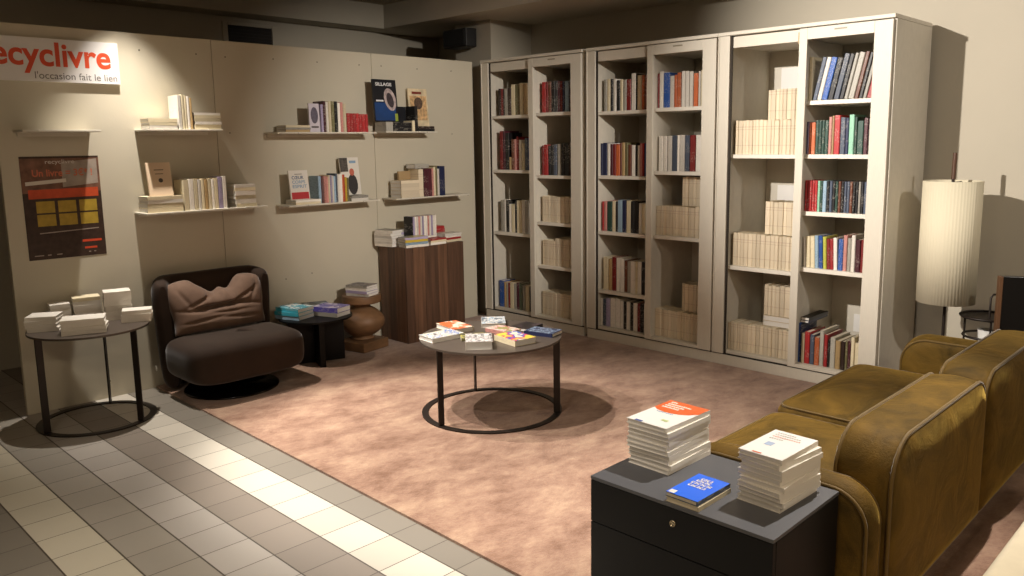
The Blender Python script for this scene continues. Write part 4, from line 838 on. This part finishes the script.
# arms: side profile in YZ with a rounded rear top corner
def arm(x0, x1, name='arm'):
    ro = []; y0, y1, z0, z1 = .895, 1.565, .04, .50; R1, R2 = .12, .14; n = 12
    ro.append((y0, z0)); ro += [(y0+R1-R1*math.cos(a), z1-R1+R1*math.sin(a)) for a in [PI/2*k/n for k in range(n+1)]]
    ro += [(y1-R2+R2*math.sin(a), z1-R2+R2*math.cos(a)) for a in [PI/2*k/n for k in range(n+1)]]; ro.append((y1, z0))
    P = []
    for i in range(len(ro)):
        a, c = ro[i], ro[(i+1)%len(ro)]; d = math.hypot(c[0]-a[0], c[1]-a[1]); k = max(1, int(d/.04)); P += [(a[0]+(c[0]-a[0])*j/k, a[1]+(c[1]-a[1])*j/k) for j in range(k)]
    cy, cz = 1.23, .27; n = len(P); rings = []
    for f in (0,.3,.6,.85,1.0): rings.append([(x0-.008*math.sqrt(1-f**3), cy+(y-cy)*f, cz+(z-cz)*f) for y, z in P])
    for k in range(1, 8):
        s = k/8; sw = .022*math.sin(PI*s); rings.append([(x0+(x1-x0)*s, cy+(y-cy)*(1+sw/.45), cz+(z-cz)*(1+sw/.25 if z > cz else 1)) for y, z in P])
    for f in (1.0,.85,.6,.3,0): rings.append([(x1+.004*math.sqrt(1-f**3), cy+(y-cy)*f, cz+(z-cz)*f) for y, z in P])
    vs = [(x-OX, y-OY, z-RZ) for r in rings for x, y, z in r]; b = MB(); m = len(rings)
    b.add(vs, [(i*n+k, i*n+(k+1)%n, (i+1)*n+(k+1)%n, (i+1)*n+k) for i in range(m-1) for k in range(n)], 0, True)
    o = b.build(name, GV, so, fix=True)
    for xx in (x0, x1):
        q = MB(); q.tube([(xx-OX, y-OY, z-RZ) for y, z in P], .006, 8, closed=True); q.build('piping', GP, o)
arm(2.42, 2.528); arm(4.605, 4.76)
for x in (2.5, 4.66):
    for y in (1.0, 1.48): 
        b = MB(); b.lathe([(.02,0),(.022,.027)], 16); b.build('foot', MK, so, loc=(x-OX, y-OY, 0))
# pale bench in front of the camera's right
cr = thing('upholstered_bench', 'pale cream upholstered bench at the bottom right corner behind the sofa', 'bench', (2.9, .26, RZ))
CRM = mat('cream_fabric', '#d3c8ae', .85, noise=.04, nscale=20, bump=.08, bscale=300)
b = MB(); b.box(-.75,-.24,.28,.75,.285,.42); b.build('seat', CRM, cr, bevel=.03, seg=5)
b = MB(); b.box(-.72,-.22,.06,.72,.26,.279); b.build('base', CRM, cr, bevel=.01, seg=3)
for x in (-.66,.66):
    for y in (-.18,.2): b = MB(); b.lathe([(.02,0),(.022,.0595)], 12); b.build('leg', MK, cr, loc=(x,y,0))

# ------------------------------------------------------------------ floor lamp, trolley, dark panel
LS = mat('lamp_shade_fabric', '#cfc6ad', .8, bump=.06, bscale=200)
fl = thing('floor_lamp', 'tall floor lamp with a long pleated cream cylinder shade, switched off', 'lamp', (5.2, 1.53, RZ))
b = MB(); b.lathe([(.162,.605),(.162,1.335),(.158,1.335),(.158,.605),(.162,.605)], 192, cap=False, fn=lambda a: 1+.006*math.cos(a*56)); b.build('lamp_shade', LS, fl, fix=True)
b = MB(); b.tube([(0,0,.015),(0,0,1.35)], .009, 12); b.build('pole', IRON, fl)
b = MB(); b.tube([(0,0,1.345),(.006,0,1.5)], .012, 10); b.build('wooden_tip', mat('tip_wood','#4f3320',.5), fl)
b = MB(); b.lathe([(.13,0),(.13,.012),(.02,.016)], 48); b.build('base', IRON, fl)
b = MB()
for k in range(3): a = 2*PI*k/3; b.tube([(0,0,1.325),(.157*math.cos(a),.157*math.sin(a),1.325)], .003, 6)
b.build('shade_ring', IRON, fl)
tr = thing('serving_trolley', 'round black metal trolley with a curved handle between floor lamp and dark panel', 'trolley', (5.25, 1.30, RZ))
def ringt(R, z, r=.007): b = MB(); b.tube([(R*math.cos(2*PI*k/40), R*math.sin(2*PI*k/40), z) for k in range(40)], r, 8, closed=True); return b
ringt(.15,.54).build('upper_ring', IRON, tr); b = MB(); b.lathe([(.148,.53),(.148,.536)], 40); b.build('upper_tray', IRON, tr)
ringt(.13,.42).build('lower_ring', IRON, tr); b = MB(); b.lathe([(.128,.34),(.128,.346)], 40); b.build('lower_tray', IRON, tr)
for k in range(3):
    a = A(200+120*k); b = MB(); b.tube([(.135*math.cos(a),.135*math.sin(a),.0),(.135*math.cos(a),.135*math.sin(a),.535)], .006, 8); b.build('leg', IRON, tr)
b = MB(); b.tube([(-.06,-.02,.537),(-.06,-.02,.66),(-.05,-.03,.68),(.0,-.09,.685),(.02,-.11,.68),(.03,-.12,.66),(.03,-.12,.537)], .006, 8); b.build('handle', IRON, tr)
b = MB(); b.lathe([(.045,0),(.052,.11),(.05,.11),(.044,.004)], 32, cap=False); b.lathe([(.044,.003),(.001,.003)],32,cap=False); tag(b.build('white_pot', mat('pot_white','#d9d6cf',.4), loc=(5.25,1.30,RZ+.3468)), 'white pot standing on the lower tray of the black trolley', 'pot')
dp = thing('dark_screen', 'large black panel with a brown edge standing at the right behind the sofa', 'screen', (5.085, 1.09, RZ), A(-60))
b = MB(); b.box(-.115,-.02,.0,.5,.02,.82); b.build('panel', mat('screen_black','#0e0d0d',.3), dp, bevel=.002)
b = MB(); b.box(-.135,-.022,.0,-.1155,.022,.82); b.build('brown_edge', mat('edge_brown','#5a3d26',.5), dp, bevel=.002)

# ------------------------------------------------------------------ lights
TS = ((2.54,4.50,2.88), (1.64,4.81,2.88), (1.80,3.87,2.88))
def spot(name, loc, target, power, size=60, blend=.4, rad=.03, col=(1,.925,.84)):
    l = bpy.data.lights.new(name, 'SPOT'); l.energy = power; l.spot_size = A(size); l.spot_blend = blend; l.shadow_soft_size = rad; l.color = col
    o = bpy.data.objects.new(name, l); COL.objects.link(o); o.location = loc
    o.rotation_euler = (Vector(target)-Vector(loc)).to_track_quat('-Z', 'Y').to_euler()
    return o
spot('wall_spot', (1.95,5.15,2.88), (2.1,5.2,0), 235, 62, 1.0, .02)
for P in TS: spot('table_spot', P, (2.8,3.2,0), 225, 58, .6, .012)
spot('front_spot', (3.0,-.1,2.85), (4.4,5.4,1.3), 600, 36, .8, .03)
spot('cabinet_spot', (3.5,1.1,2.88), (2.8,1.3,.3), 300, 56, .7, .02)
spot('bookcase_spot', (1.1,2.97,2.88), (5.3,1.5,1.9), 950, 58, .9, .03)
spot('floor_spot', (1.0,2.2,2.88), (1.5,2.7,0), 160, 74, .9, .03, (1,.93,.85))
w = bpy.data.worlds.new('World'); S.world = w; w.use_nodes = True
w.node_tree.nodes['Background'].inputs[0].default_value = (1,.85,.65,1); w.node_tree.nodes['Background'].inputs[1].default_value = .0
# unseen area lights added as soft ambient fill for the room
def area(loc, sz, p):
    l = bpy.data.lights.new('ambient_fill', 'AREA'); l.energy = p; l.size = sz; l.color = (1,.82,.6); o = bpy.data.objects.new('ambient_fill', l); COL.objects.link(o); o.location = loc
area((-1.0,1.0,2.85), .5, 38); area((1.5,-1.5,2.85), .5, 45)
spot('corner_fill', (3.4,-1.0,2.85), (5.6,1.3,1.4), 120, 60, .8, .04)  # fill added to brighten the right wall, bookcase side and floor lamp

# ------------------------------------------------------------------ camera
yaw, pitch, roll, F = .7644, .1534, -.0117, 807.8
f = Vector((math.cos(yaw)*math.cos(pitch), math.sin(yaw)*math.cos(pitch), -math.sin(pitch)))
r = Vector((math.sin(yaw), -math.cos(yaw), 0)); u = r.cross(f)
r2 = math.cos(roll)*r+math.sin(roll)*u; u2 = -math.sin(roll)*r+math.cos(roll)*u
cam = bpy.data.cameras.new('Camera'); co = bpy.data.objects.new('Camera', cam); COL.objects.link(co)
co.matrix_world = Matrix(((r2.x,u2.x,-f.x,0),(r2.y,u2.y,-f.y,0),(r2.z,u2.z,-f.z,1.6),(0,0,0,1)))
cam.sensor_width = 36; cam.sensor_fit = 'HORIZONTAL'; cam.lens = 36*F/1024; cam.shift_x = -21.87/1024; cam.shift_y = -20.5/1024; cam.clip_start = .02
S.camera = co
S.view_settings.view_transform = 'Standard'; S.view_settings.look = 'None'; S.view_settings.gamma = 1; S.view_settings.use_curve_mapping = False
S.view_settings.exposure = .25
